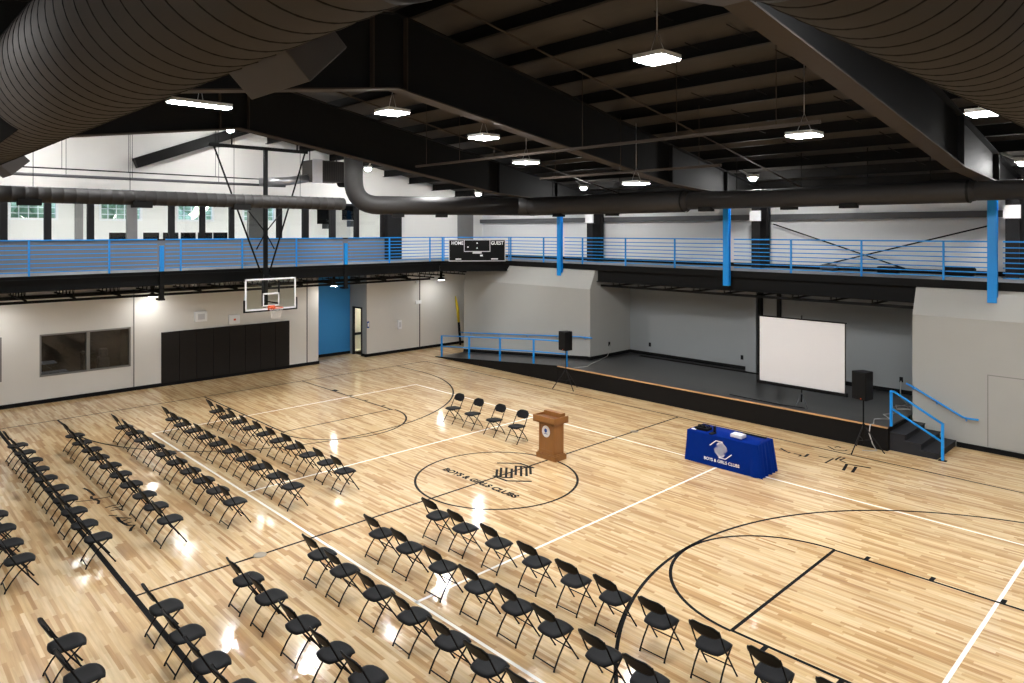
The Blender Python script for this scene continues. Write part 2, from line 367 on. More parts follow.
# viewing windows in the hoop wall (dim room behind)
def view_window(name, ya, yb, z0, z1, label, mid):
    w = thing(name, label, 'window', (WX, ya, z0), kind='structure')
    W, H = yb - ya, z1 - z0
    f = MB(); t = .05
    f.box(-.2, .015, 0, W, 0, t).box(-.2, .015, 0, W, H - t, H).box(-.2, .015, 0, t, 0, H).box(-.2, .015, W - t, W, 0, H)
    f.build('window_frame', 'mull_l', w)
    if mid: MB().box(-.2, .015, mid - ya - .05, mid - ya + .05, t, H - t).build('mullion', 'mull_l', w)
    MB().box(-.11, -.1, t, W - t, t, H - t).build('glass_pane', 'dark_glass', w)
view_window('window_1', -6.13, -3.39, .88, 2.28, 'two pane interior viewing window in the white wall under the walkway', -4.72)
view_window('window_2', -11.2, -7.15, .88, 2.3, 'interior viewing window at the far end of the white wall', -9.2)
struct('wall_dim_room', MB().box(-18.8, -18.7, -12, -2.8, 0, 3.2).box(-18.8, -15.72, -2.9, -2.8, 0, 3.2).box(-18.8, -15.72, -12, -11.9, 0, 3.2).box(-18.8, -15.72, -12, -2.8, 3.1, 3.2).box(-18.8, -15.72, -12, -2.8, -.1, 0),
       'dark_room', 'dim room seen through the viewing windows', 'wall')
for i, (y, z) in enumerate(((-5.75, 1.22), (-5.5, .95))):  # table-shaped slabs added to stand in for pale reflections in the pane
    t = thing('folding_table', ('pale added slab mimicking a reflection in the viewing window, upper of two', 'pale added slab mimicking a reflection in the viewing window, lower of two')[i], 'table', (-16.9 - .6 * (1 - i), y, 0), group='added reflection slabs behind the viewing window')
    MB().rbox((0, 0, z - .2), (.6, .9, .03), .04).build('table_top', mat('pale_reflection_tint%d' % i, (170, 185, 205), .4), t)
    for sx in (-.25, .25): MB().tube([(sx, 0, 0), (sx, 0, z - .2)], .02).build('leg', 'steel_blk', t)
for i, (y, s, h) in enumerate(((-4.3, .35, 1.3), (-3.85, .3, 1.05))):  # grey shapes added to stand in for reflections in the other pane
    b = MB().rbox((0, 0, h * .5), (s * 1.5, s * 1.3, h), .08, soft=.05).rbox((.05, .02, h * 1.15), (s, s * .9, h * .3), .06, soft=.04)
    tag(b.build('reflection_filler', 'mull_l' if i else 'dark_room', loc=(-17.3, y, 0)), ('tall dim added shape mimicking reflections in the viewing window', 'shorter grey added shape mimicking reflections in the viewing window')[i], 'bin')

dl = thing('ceiling_light', 'added dim fill light in the room behind the viewing windows', 'light', (-17.3, -4.8, 3.1))  # lamp added to brighten what shows through the panes
MB().box(-.3, .3, -.6, .6, -.05, 0).build('housing', 'lamp_body', dl); MB().box(-.27, .27, -.56, .56, -.06, -.05).build('diffuser', mat('dim_fill_glow', (250, 250, 246), .5, emit=((1, .95, .9), 7)), dl)
# ---- stage: platform, ramp, steps
SZ = .62; SY = 8.62
stg = thing('stage_platform', 'low black fronted stage with dark floor and oak edge', 'stage', (0, SY, 0), kind='structure')
MB().box(-5.9, 5.62, 0, .04, 0, SZ - .02).box(5.58, 5.62, .04, 1.8, 0, SZ - .02).build('front_panel', 'stage_blk', stg)
MB().box(-5.9, 5.62, .02, 4.6, SZ - .04, SZ).build('stage_deck', 'stage_floor', stg)
MB().box(-5.9, 5.63, -.03, .03, SZ - .03, SZ + .006).build('edge_trim', 'stage_trim', stg)
MB().box(-5.0, .6, 3.9, 4.08, SZ, SZ + .012).build('floor_track', 'stage_blk', stg)
rp = MB().prism([(-13.4, 0), (-5.9, 0), (-5.9, SZ), (-6.0, SZ), (-13.4, .012)], 'y', SY + .02, 10.42)
ramp = struct('ramp', rp, 'stage_floor', 'dark grey access ramp rising to the stage beside the grey wall', 'ramp')
MB().prism([(-13.4, 0), (-5.88, 0), (-5.88, SZ), (-6.0, SZ), (-13.4, .015)], 'y', SY - .02, SY + .02).build('ramp_side', 'stage_blk', ramp)
st = thing('stage_steps', 'black rubber covered steps down from the stage', 'steps', (5.62, 8.78, 0))
for k in range(3):
    z = SZ * (3 - k) / 4
    MB().box(.365 * k, .365 * (k + 1), 0, 1.6, 0, z - .02).build('riser', 'rubber', st)
    MB().box(.365 * k - .02 if k else 0, .365 * (k + 1) + .025, -.02, 1.6, z - .02, z + .012).build('tread', 'rubber', st, bevel=.008)

# ---- grey stage walls with sloping tops
prof = [(10.4, 0), (10.4, 3.4), (10.72, 4.14), (13.0, 4.14), (13.0, 0)]
struct('wall_stage_left', MB().prism(prof, 'x', -13.5, -5.8), 'grey_wall', 'pale grey wall with sloping top behind the ramp', 'wall')
struct('wall_stage_right', MB().prism(prof, 'x', 5.68, 16.4), 'grey_wall', 'pale grey wall with sloping top beside the stage steps', 'wall')
struct('wall_stage_back', MB().box(-5.8, 5.68, 13.0, 13.15, 0, 4.2), 'grey_dark', 'grey back wall of the stage alcove', 'wall')
struct('trim_4', MB().box(-.5, -.1, 12.78, 13.0, SZ, 4.15), 'grey_dark', 'grey pilaster on the stage back wall beside the screen', 'pilaster')
struct('trim_5', MB().box(-.08, .06, 12.86, 13.0, SZ, 4.15), 'steel_blk', 'black steel post on the stage back wall above the screen', 'post')
struct('trim_6', MB().box(.62, .74, 12.88, 13.0, SZ, 4.15), 'mull', 'thin dark post behind the projection screen', 'post')
struct('baseboard_stage', MB().box(-5.8, 5.68, 12.97, 13.0, SZ, SZ + .13).box(-5.8, -5.77, 10.4, 13, SZ, SZ + .13), 'base', 'black base around the stage alcove', 'baseboard')
struct('baseboard_stage_right', MB().box(6.75, 16.4, 10.37, 10.4, 0, .13), 'base', 'black base below the grey wall past the steps', 'baseboard')
struct('baseboard_ramp', MB().prism([(-13.5, .0), (-13.5, .14), (-5.97, SZ + .13), (-5.8, SZ + .13), (-5.8, SZ), (-6.0, SZ)], 'y', 10.37, 10.4), 'base', 'black base rising along the ramp wall', 'baseboard')
pnl = MB()
for a in ((7.43, 7.45, .15, 2.0), (8.83, 8.85, .15, 2.0)): pnl.box(a[0], a[1], 10.388, 10.4, a[2], a[3])
pnl.box(7.43, 8.85, 10.388, 10.4, 1.98, 2.0)
d2 = struct('door_2', pnl, 'mull_l', 'flush access panel outline in the grey wall beside the steps', 'panel')
MB().box(7.45, 8.83, 10.392, 10.4, .15, 1.98).build('panel', 'grey_wall', d2)

# ---- mezzanine slabs (walkways)
MZ = 4.37
FXL = -12.65; CA = (-12.55, 8.45); CB = (-10.72, 10.72); FYR = 10.72
slab = [(-22.2, -14), (FXL, -14), (FXL, 8.3), CB, (16.4, FYR), (16.4, 13.6), (-22.2, 13.6)]
mz = thing('mezzanine_floor', 'raised walkway wrapping the hoop wall and the stage wall', 'walkway', (0, 0, MZ), kind='structure')
MB().prism(slab, 'z', -.14, 0).build('slab', mat('grey_walk_surface', (120, 122, 126), .6), mz)
# edge beams (I sections): web plus flanges following the edge
def edge_beam(p, q, ztop, zbot, depth_in):
    p = Vector((*p, 0)); q = Vector((*q, 0)); d = (q - p); L = d.length; d.normalize(); n = Vector((-d.y, d.x, 0))
    mb = MB(); rot = Matrix((d, n, Vector((0, 0, 1)))).transposed(); c = (p + q) / 2 + n * depth_in
    mb.obox(c + Vector((0, 0, (ztop + zbot) / 2)), (L, .03, ztop - zbot), rot)
    for z in (ztop - .012, zbot + .012): mb.obox(c + Vector((0, 0, z)), (L, .2, .025), rot)
    return mb
edge_beam((FXL, -14), (FXL, 8.3), -.10, -.46, .02).build('edge_beam', 'steel_blk', mz)
edge_beam((FXL, 8.3), CB, -.10, -.46, .02).build('edge_beam', 'steel_blk', mz)
edge_beam((-5.75, FYR), (5.66, FYR), -.2, -.68, .12).build('edge_beam', 'steel_blk', mz)
ed = MB()
for p, q in (((FXL, -14), (FXL, 8.3)), ((FXL, 8.3), CB), (CB, (16.4, FYR))):
    P = Vector((*p, 0)); Q = Vector((*q, 0)); d = (Q - P).normalized(); n = Vector((-d.y, d.x, 0))
    ed.obox((P + Q) / 2 - n * .015 + Vector((0, 0, -.11)), ((Q - P).length, .03, .22), Matrix((d, n, Vector((0, 0, 1)))).transposed())
ed.build('edge_angle', 'steel_blk', mz)
def joist(p, q, z0, z1, n):
    mb = MB(); P = Vector((*p, 0)); Q = Vector((*q, 0))
    for z in (z0, z1): mb.tube([P + Vector((0, 0, z)), Q + Vector((0, 0, z))], .03, 6)
    pts = [P.lerp(Q, i / (2 * n)) + Vector((0, 0, z0 if i % 2 else z1)) for i in range(2 * n + 1)]
    mb.tube(pts, .012, 5); return mb
y = -13.2
while y < 12.6:
    x1 = FXL - .1 if y < 8.2 else -13.6
    joist((WX, y), (x1, y), -.72, -.2, 6).build('joist', 'steel_blk', mz); y += 1.25
for x in (-5.2, -4.0, -2.8, -1.6, -.4, .8, 2.0, 3.2, 4.4):
    joist((x, 10.9), (x, 12.95), -.82, -.25, 5).build('joist', 'steel_blk', mz)
bg = MB().box(-5.75, 5.66, 11.0, 11.06, -.88, -.8).box(WX + .02, WX + .12, -14, 8.5, -.9, -.78).box(-13.3, -13.2, -14, 8.2, -.85, -.77)
bg.build('bridging_angle', 'steel_blk', mz)
MB().prism([(WX, -14), (FXL - .1, -14), (FXL - .1, 8.3), (-13.5, 10.4), (-13.5, 13.3), (WX, 13.3)], 'z', -.17, -.145).build('soffit', 'steel_blk', mz)
MB().box(-5.78, 5.66, 10.85, 12.98, -.17, -.145).build('soffit', 'steel_blk', mz)

# ---- upper walls
RB = lambda y: 8.6 - .148 * abs(y + 2.8)            # frame soffit
RT = lambda y: 10.12 - .185 * abs(y + 2.8)          # frame top, purlins sit on it
RD = lambda y: RT(y) + .3                          # roof lining
UX = -15.8
gab = [(-14, 6.9), (-14, RD(-14)), (-2.8, RD(-2.8)), (13.6, RD(13.6)), (13.6, 6.9)]
struct('wall_upper_left', MB().prism(gab, 'x', UX - .15, UX), 'wall_up', 'white gable wall above the walkway glazing', 'wall')
struct('wall_upper_sill', MB().box(UX - .15, UX, -14, 7.5, MZ, 5.38), 'sill_grey', 'grey dwarf wall below the walkway glazing', 'wall')
struct('wall_upper_end', MB().box(UX - .15, UX, 8.3, 13.6, MZ, 6.92), 'wall_up', 'white wall at the corner of the walkway', 'wall')
struct('trim_7', MB().box(UX - .15, UX + .25, 7.5, 8.3, MZ, 7.0), 'mull', 'black chase beside the end of the walkway glazing', 'trim')
struct('trim_8', MB().box(UX, UX + .02, 11.9, 12.95, MZ, 6.9), 'mull_l', 'grey door leaf on the white walkway wall', 'door')
w3 = thing('window_3', 'long row of glazing with dark mullions above the walkway', 'window', (UX, 0, MZ), kind='structure')
mull = [(-13, .16), (-11.6, .16), (-10.2, .16), (-8.6, .16), (-7.05, .2), (-5.84, .2), (-4.57, .2), (-3.26, .34), (-1.9, .2), (-.77, .18), (.36, .18), (2.35, .2), (3.53, .26), (4.82, .26), (6.03, .2), (7.42, .16)]
for y, w in mull: MB().box(-.15, .02, y - w / 2, y + w / 2, 1.0, 2.55).build('mullion', 'mull_l' if w > .3 else 'mull', w3)
MB().box(-.17, .05, -14, 7.5, .98, 1.03).build('sill', 'mull', w3); MB().box(-.15, .02, -14, 7.5, 2.45, 2.55).build('head', 'mull', w3)
MB().box(-.08, -.07, -14, 7.5, 1.03, 2.45).build('glass_pane', 'glass', w3)
# room behind the glazing
holes = [(-9.15, -7.55, 6.18, 7.15), (-6.0, -4.37, 6.18, 7.15), (-2.8, -1.17, 6.18, 7.15), (.35, 1.98, 6.18, 7.15), (3.43, 5.05, 6.18, 7.15)]
struct('wall_room_back', wall_pieces(-22.2, -22.0, -14, 9.5, MZ, 7.6, holes), 'wall_up', 'white room wall with paned windows seen through the glazing', 'wall')
struct('wall_room_end', MB().box(-22.2, UX - .15, 9.4, 9.5, MZ, 7.6).box(-22.2, UX - .15, -14, -13.9, MZ, 7.6), 'wall_up', 'white end walls of the room behind the glazing', 'wall')
struct('ceiling_room', MB().box(-22.2, UX - .15, -14, 9.5, 7.5, 7.6), 'wall_up', 'white ceiling of the room behind the glazing', 'ceiling')
struct('trim_9', MB().box(-21.98, -21.9, -3.75, -3.45, MZ, 7.5), 'mull_l', 'grey pilaster between windows of the room behind the glazing', 'trim')
struct('trim_10', MB().box(-18.0, -17.8, 1.9, 2.6, MZ, 6.8), 'mull_l', 'grey door of the room behind the glazing', 'door')
for i, h in enumerate(holes):
    w = thing('window_%d' % (4 + i), ('paned white exterior window, %s along the room behind the glazing' % ORD[i]), 'window', (-22.0, h[0], h[2]), kind='structure')
    W, H = h[1] - h[0], h[3] - h[2]; f = MB()
    f.box(-.15, .03, -.04, .05, -.04, H + .04).box(-.15, .03, W - .05, W + .04, -.04, H + .04).box(-.15, .03, 0, W, -.04, .05).box(-.15, .03, 0, W, H - .05, H + .04)
    f.build('window_frame', 'white', w)
    g = MB()
    for k in range(1, 5): g.box(-.1, -.06, W * k / 5 - .015, W * k / 5 + .015, 0, H)
    for k in range(1, 4): g.box(-.1, -.06, 0, W, H * k / 4 - .015, H * k / 4 + .015)
    g.build('muntins', 'white', w)
    MB().box(-.085, -.075, 0, W, 0, H).build('glass_pane', 'glass', w)
for i, y in enumerate((-11, -7.5, -4, -.5, 3, 6.5)):
    l = thing('ceiling_light', 'white ceiling light in the room behind the glazing, %s of six' % ORD[i], 'light', (-19, y, 7.5), group='ceiling lights behind the glazing')
    MB().box(-1.2, 1.2, -.3, .3, -.05, 0).build('housing', 'lamp_body', l); MB().box(-1.15, 1.15, -.26, .26, -.06, -.05).build('diffuser', 'led_room', l)
# trees outside those windows
for i, (x, y, r) in enumerate(((-29, -10, 2.3), (-30, -4.6, 2.3), (-29, .8, 2.3), (-30, 6.4, 2.4))):
    t = thing('tree', 'leafy green tree outside the paned windows, %s in its row' % ORD[i], 'tree', (x, y, 0), group='trees outside')
    MB().tube([(0, 0, 0), (.1, 0, 3), (0, .1, 6)], [.25, .2, .1]).build('trunk', 'trunk', t)
    cr = MB()
    for k in range(60):
        a = RND.uniform(0, 2 * PI); q = RND.random() ** .5 * r; z = 6.5 + RND.uniform(-1, 1) * r * .7
        s = RND.uniform(.4, .8); cr.lathe([(.02, -s), (s * .75, -s * .5), (s, 0), (s * .7, s * .5), (.02, s)], (q * math.cos(a), q * math.sin(a), z), 7)
    cr.build('crown', 'leaf', t)
struct('ground', MB().box(-60, -22.3, -40, 40, -.2, -.05), 'leaf', 'grass outside the building', 'ground')

# stage side upper wall: metal siding and girts
struct('wall_upper_stage', MB().box(UX, 16.5, 13.6, 13.75, 0, RD(13.6) + .1), 'siding', 'light metal wall behind the stage side walkway', 'wall')
for i, (z, h) in enumerate(((6.75, .06), (6.2, .2), (5.2, .05))):
    if i == 2: continue
    struct('trim_%d' % (11 + i), MB().box(UX, 16.5, 13.42, 13.6, z - h / 2, z + h / 2), 'girt', ('thin upper girt across the metal wall', 'grey lower girt across the metal wall')[i], 'girt')
struct('baseboard_upper', MB().box(UX, 16.5, 13.55, 13.6, MZ, MZ + .14), 'base', 'black base of the metal wall on the walkway', 'baseboard')
struct('wall_near', MB().box(-22.2, 16.5, -14.2, -14, 0, RD(-14) + .1), 'wall', 'white wall on the camera side of the gym', 'wall')
gr = [(-14.2, 0), (-14.2, RD(-14.2)), (-2.8, RD(-2.8)), (13.75, RD(13.75)), (13.75, 0)]
struct('wall_right', MB().prism(gr, 'x', 16.4, 16.55), 'wall', 'white gable wall facing the hoop', 'wall')

# ---- roof
cl = MB().prism([(-14.2, RD(-14.2)), (-2.8, RD(-2.8)), (13.75, RD(13.75)), (13.75, RD(13.75) + .1), (-2.8, RD(-2.8) + .1), (-14.2, RD(-14.2) + .1)], 'x', -22.3, 16.6)
struct('ceiling', cl, 'deck', 'dark brown sloping roof lining', 'ceiling')
ys = [-2.8 + .35 + 1.42 * k for k in range(12)] + [-2.8 - .35 - 1.42 * k for k in range(8)]
for i, y in enumerate(sorted(ys)):
    if not -13.9 < y < 13.5: continue
    z = RT(y); mb = MB(); s = .185 * (1 if y < -2.8 else -1)
    mb.box(UX, 16.4, y - .012, y + .012, z, RD(y) - .01)
    mb.box(UX, 16.4, y - .09, y + .012, z, z + .02)
    p = struct('roof_purlin', mb, 'purlin', 'dark roof purlin running the length of the ceiling, %s from the camera side' % (ORD + ['eleventh', 'twelfth', 'thirteenth', 'fourteenth', 'fifteenth', 'sixteenth', 'seventeenth', 'eighteenth', 'nineteenth', 'twentieth'])[i], 'purlin')
    p['group'] = 'roof purlins'
def frame_beam(x, label):
    b = thing('roof_beam', label, 'beam', (x, 0, 0), group='tapered roof frames', kind='structure')
    yy = [-13.9, -8, -2.8, 2, 7.1, 10.4, 12.9]
    bot = [(y, RB(y) if y < 7.2 else 7.135 - .06 * (y - 7.1)) for y in yy]; top = [(y, RT(y)) for y in yy]
    MB().prism(bot + top[::-1], 'x', -.012, .012).build('web', 'beam', b)
    def strip(pts, w, t):
        mb = MB(); v = []
        for y, z in pts: v += [(-w / 2, y, z), (w / 2, y, z), (w / 2, y, z + t), (-w / 2, y, z + t)]
        f = [(4 * i + k, 4 * i + (k + 1) % 4, 4 * i + 4 + (k + 1) % 4, 4 * i + 4 + k) for i in range(len(pts) - 1) for k in range(4)]
        f += [(3, 2, 1, 0), tuple(4 * (len(pts) - 1) + k for k in range(4))]
        return mb.add(v, f)
    strip(bot, .36, -.03).build('bottom_flange', 'flange', b); strip(top, .3, -.02).build('top_flange', 'beam', b)
    for y in (-3.35, -2.55, 7.1, 10.35):
        zb = RB(y) if y < 7.2 else 7.135 - .06 * (y - 7.1)
        MB().box(-.15, .15, y - .012, y + .012, zb, RT(y)).build('stiffener', 'conduit' if y < 0 else 'beam', b)
    cm = MB().box(-.015, .015, 12.6, 13.3, MZ, RT(12.9)).box(-.16, .16, 12.56, 12.6, MZ, 6.9).box(-.16, .16, 13.3, 13.33, MZ, RT(13.3))
    cm.build('frame_column', 'mull', b)
    MB().box(-.2, .2, 12.5, 12.58, 6.05, 6.42).build('splice_plate', 'white', b)
    return b
frame_beam(-7.62, 'tapered dark roof frame nearest the hoop end')
frame_beam(0, 'tapered dark roof frame over the centre of the court')
frame_beam(7.55, 'tapered dark roof frame over the projection table end')
frame_beam(15.1, 'tapered dark roof frame at the end facing the hoop')

# ================================================================== THINGS
# ---- blue hanger columns on the stage side
for i, (x, zb) in enumerate(((-7.58, 3.86), (-.03, 3.86), (7.5, 3.84))):
    c = thing('steel_column', ('bright blue steel hanger column over the grey ramp wall', 'bright blue steel hanger column over the stage opening', 'bright blue steel hanger column beside the stage steps wall')[i], 'column', (x, FYR - .12, zb), group='blue hanger columns', kind='thing')
    h = 6.9 - zb
    for yy in (-.06, .06): MB().box(-.105, .105, yy - .01, yy + .01, 0, h).build('flange', 'blue', c)
    MB().box(-.008, .008, -.05, .05, 0, h).build('web', 'blue', c)
for i, y in enumerate((-3.27, 3.55)):
    c = thing('steel_column', ('short blue and black post on the walkway edge beside the hoop mast', 'short blue and black post on the walkway edge above the blue wall')[i], 'column', (FXL + .06, y, 3.42), group='walkway edge posts', kind='thing')
    MB().box(-.05, .05, -.065, .065, .96, 1.8).build('blue_stub', 'blue', c)
    MB().box(-.05, .05, -.07, .07, 0, .96).box(-.3, .06, -.09, .09, 0, .06).build('lower_post', 'steel_blk', c)

# ---- guardrails
def guardrail(p, q, posts, label):
    P = Vector((*p, MZ)); Q = Vector((*q, MZ)); d = Q - P; L = d.length; ang = math.atan2(d.y, d.x)
    g = thing('guardrail', label, 'railing', P, ang, group='blue walkway guardrails')
    for s in posts: MB().box(s - .025, s + .025, -.02, .02, 0, 1.05).build('post', 'blue', g)
    MB().box(0, L, -.02, .02, 1.03, 1.07).build('top_rail', 'blue', g)
    for k in range(7): z = .11 + .131 * k; MB().box(0, L, -.014, .014, z - .014, z + .014).build('rail', 'blue', g)
    return g
gx = FXL + .03
guardrail((gx, -14), (gx, -3.4), [.2, 2.3, 4.4, 7.1, 9.2], 'blue horizontal bar guardrail on the hoop side walkway, stretch far from the stage')
guardrail((gx, -3.14), (gx, 3.42), [.48, 2.56, 4.62], 'blue horizontal bar guardrail on the hoop side walkway, stretch behind the hoop mast')
guardrail((gx, 3.68), (gx, 8.45), [1.95, 4.05, 4.74], 'blue horizontal bar guardrail on the hoop side walkway, stretch beside the scoreboard')
guardrail((gx, 8.47), (CB[0], CB[1]), [0.03, 2.92], 'blue guardrail on the chamfered walkway corner behind the scoreboard')
fy = FYR - .0
guardrail((CB[0], fy), (-7.78, fy), [.08, 2.1], 'blue guardrail on the stage side walkway between scoreboard and first column')
guardrail((-7.42, fy), (-.17, fy), [.96, 3.1, 5.28], 'blue guardrail on the stage side walkway over the open stage')
guardrail((.17, fy), (7.36, fy), [1.95, 4.06, 6.18], 'blue guardrail on the stage side walkway above the projection screen')
guardrail((7.7, fy), (16.3, fy), [.9, 3.0, 5.1, 7.2], 'blue guardrail on the stage side walkway past the last blue column')

# ---- scoreboard on the chamfer
ca = Vector((gx + .12, 8.47 - .02, 0)); cb = Vector((CB[0] + .1, CB[1] - .08, 0)); dd = cb - ca; ang = math.atan2(dd.y, dd.x)
sb = thing('scoreboard', 'black scoreboard reading HOME and GUEST on the walkway corner rail', 'scoreboard', (ca.x - .05, ca.y - .06, MZ - .03), ang)
SW = dd.length
MB().box(.26, SW - .12, -.1, 0, .02, .98).build('cabinet', 'blackp', sb)
fr = MB(); x0, x1 = .26, SW - .12
fr.box(x0, x1, -.115, -.1, .02, .05).box(x0, x1, -.115, -.1, .95, .98).box(x0, x0 + .03, -.115, -.1, .02, .98).box(x1 - .03, x1, -.115, -.1, .02, .98)
fr.build('frame', 'silver', sb)
cx = (x0 + x1) / 2
f2 = MB()
for a in ((cx - .58, cx - .555, .46, .96), (cx + .555, cx + .58, .46, .96)): f2.box(a[0], a[1], -.115, -.1, a[2], a[3])
f2.box(cx - .58, cx + .58, -.115, -.1, .44, .47); f2.box(cx - .2, cx + .2, -.118, -.1, .36, .44); f2.build('clock_frame', 'silver', sb)
dg = MB()
for z in (.58, .8): dg.box(cx - .025, cx + .025, -.116, -.1, z, z + .045)
dg.box(cx - .44, cx - .37, -.116, -.1, .63, .67); dg.box(cx + .13, cx + .25, -.118, -.1, .24, .31)
dg.box(cx + .62, cx + .92, -.118, -.1, .1, .145).box(cx - .95, cx - .7, -.118, -.1, .1, .14)
dg.build('markings', 'white', sb)
RX = Matrix.Rotation(PI / 2, 4, 'X')
text_mesh('HOME', .21, Matrix.Translation((cx - .87, -.118, .82)) @ RX, 'white', 'home_lettering', sb, offset=.004, fit=.52)
text_mesh('GUEST', .21, Matrix.Translation((cx + .89, -.118, .82)) @ RX, 'white', 'guest_lettering', sb, offset=.004, fit=.56)

# ---- basketball hoop (backboard, rim, mast and roof frame)
hp = thing('basketball_hoop', 'glass backboard and orange rim hung from a black roof mast', 'basketball hoop', (-11.57, 0, 0))
BZ0, BZ1 = 2.95, 4.05; BW = .93
MB().box(-.012, 0, -BW + .04, BW - .04, BZ0 + .04, BZ1 - .04).build('backboard_glass', 'board_glass', hp)
f = MB(); t = .055
f.box(-.03, .006, -BW, BW, BZ0, BZ0 + t).box(-.03, .006, -BW, BW, BZ1 - t, BZ1).box(-.03, .006, -BW, -BW + t, BZ0, BZ1).box(-.03, .006, BW - t, BW, BZ0, BZ1)
f.build('backboard_frame', 'white', hp)
f = MB(); z0, z1 = 3.07, 3.54
for a in ((-.31, .31, z0, z0 + .05), (-.31, .31, z1 - .05, z1), (-.31, -.26, z0, z1), (.26, .31, z0, z1)): f.box(.001, .008, *a)
f.build('target_square', 'white', hp)
f = MB().box(-.045, .03, -BW - .03, BW + .03, BZ0 - .05, BZ0).box(-.045, .03, -BW - .04, -BW, BZ0 - .05, BZ0 + .38).box(-.045, .03, BW, BW + .04, BZ0 - .05, BZ0 + .38)
f.build('edge_padding', 'blackp', hp)
rm = MB(); rc = (.39, 0, 3.05)
rm.tube([(rc[0] + .229 * math.cos(a), .229 * math.sin(a), 3.05) for a in [2 * PI * i / 28 for i in range(28)]], .014, 8, closed=True)
rm.box(0, .16, -.08, .08, 3.02, 3.07).box(0, .03, -.12, .12, 2.95, 3.1); rm.build('rim', 'orange', hp)
nt_ = MB()
for k in range(12):
    for s in (-1, 1):
        pts = []
        for j in range(7):
            a = 2 * PI * (k + s * j * .5) / 12; r = .225 - .02 * j if j < 4 else .16 - .008 * (j - 4); pts.append((rc[0] + r * math.cos(a), r * math.sin(a), 3.04 - .065 * j))
        nt_.tube(pts, .004, 4)
nt_.build('net', 'net', hp)
MB().box(-.5, -.38, -.06, .06, 3.0, 8.62).build('mast', 'steel_blk', hp)
br = MB()
for y in (-.3, .3): br.tube([(-.02, y, 3.15), (-.44, y * .2, 3.2)], .025, 6).tube([(-.02, y, 3.85), (-.44, y * .2, 4.15)], .025, 6).tube([(-.02, y, 3.1), (-.02, y, 3.95)], .03, 6)
br.build('support_arm', 'steel_blk', hp)
MB().box(-.5, -.38, -1.95, 1.6, 8.55, 8.66).build('crossbar', 'steel_blk', hp)
for y in (-1.8, 1.5):
    MB().tube([(-.44, y, 8.55), (-.44, y * .1, 4.25)], .03, 6).build('brace', 'steel_blk', hp)
for s in (-1, 1):
    MB().tube([(-.44, 0, 5.65), (-.44, s * .33, 5.05)], .022, 5).build('brace', 'steel_blk', hp)
    MB().tube([(-.44, 0, 5.65), (-.44, s * .62, 6.4)], .022, 5).build('brace', 'steel_blk', hp)
for y in (-1.2, 1.2): MB().tube([(-.44, y, 8.66), (-.44, y, RT(y) + .05)], .03, 6).build('hanger', 'steel_blk', hp)

# ---- wall pads
for i in range(8):
    y0 = -2.38 + i * .624
    p = MB().rbox((0, .312, 1.05), (.06, .616, 1.86), .012).build('wall_pad', 'pad', loc=(WX + .03, y0, 0))
    tag(p, 'black padded panel under the hoop, %s of eight from the viewing window' % ORD[i], 'wall pad', 'black wall pads under the hoop')
# ---- wall boxes and plates
def wall_box(name, loc, size, label, cat, m='white', inner=None, fs=.28):
    t = thing(name, label, cat, loc)
    MB().box(0, size[0], -size[1] / 2, size[1] / 2, 0, size[2]).build('housing', m, t, bevel=.01)
    if inner: MB().box(size[0], size[0] + .01, -size[1] * fs, size[1] * fs, size[2] * (.5 - fs), size[2] * (.5 + fs)).build('face', inner, t)
    return t
wall_box('light_fixture_box', (WX, -.98, 2.26), (.12, .44, .38), 'white caged box on the wall above the pads, nearer the viewing window', 'wall box', 'white', 'silver')
wall_box('alarm_box', (WX, .3, 2.05), (.1, .42, .36), 'white alarm box with red centre above the wall pads', 'alarm', 'white', 'orange', .1)
wall_box('soap_dispenser', (WX, 8.1, 1.1), (.1, .2, .42), 'white dispenser on the wall between the doorway and the ramp', 'dispenser', 'white', 'silver')
wall_box('wall_speaker', (WX, 9.1, 3.2), (.12, .16, .2), 'small white box high on the wall beside the dark joint', 'wall box', 'white', 'silver')
wall_box('wall_switch', (WX, 9.2, 2.2), (.06, .34, .16), 'small white box at mid height across the dark wall joint', 'wall box', 'white')
wall_box('door_sign', (WX, 6.42, 1.3), (.02, .12, .3), 'small blue plate on the wall corner beside the doorway', 'sign', 'blue_print', 'white')
for i, (x, l) in enumerate(((-4.8, 'dark outlet on the stage back wall near the alcove corner'), (-.75, 'dark outlet on the stage back wall beside the grey pilaster'), (4.6, 'dark outlet on the stage back wall near the steps'))):
    t = thing('wall_outlet', l, 'outlet', (x, 13, .98), group='outlets on the stage wall')
    MB().box(-.05, .05, -.015, 0, 0, .16).build('cover_plate', 'base', t)
t = thing('wall_outlet', 'dark outlet on the stage side wall with a cable plugged in', 'outlet', (-5.8, 11.6, 1.05), group='outlets on the stage wall')
MB().box(0, .015, -.05, .05, 0, .16).build('cover_plate', 'base', t)

# ---- downlights under the walkway
for i, (x, y) in enumerate(((-14.9, -2.85), (-14.9, 4.35), (-14.6, 9.9), (-14.6, -7.5), (-14.6, -11))):
    l = thing('downlight', ('round downlight under the walkway near the viewing window', 'round downlight under the walkway in front of the blue wall', 'round downlight under the walkway near the ramp', 'round downlight under the walkway past the viewing window', 'round downlight under the far end of the walkway')[i], 'light', (x, y, 3.36), group='downlights under the walkway')
    MB().lathe([(.06, .12), (.06, .8)], n=10).lathe([(.15, 0), (.15, .1), (.06, .13)], n=20).build('housing', 'steel_blk', l)
    MB().lathe([(.13, -.012), (.13, .0)], n=20).build('diffuser', 'led_down', l)

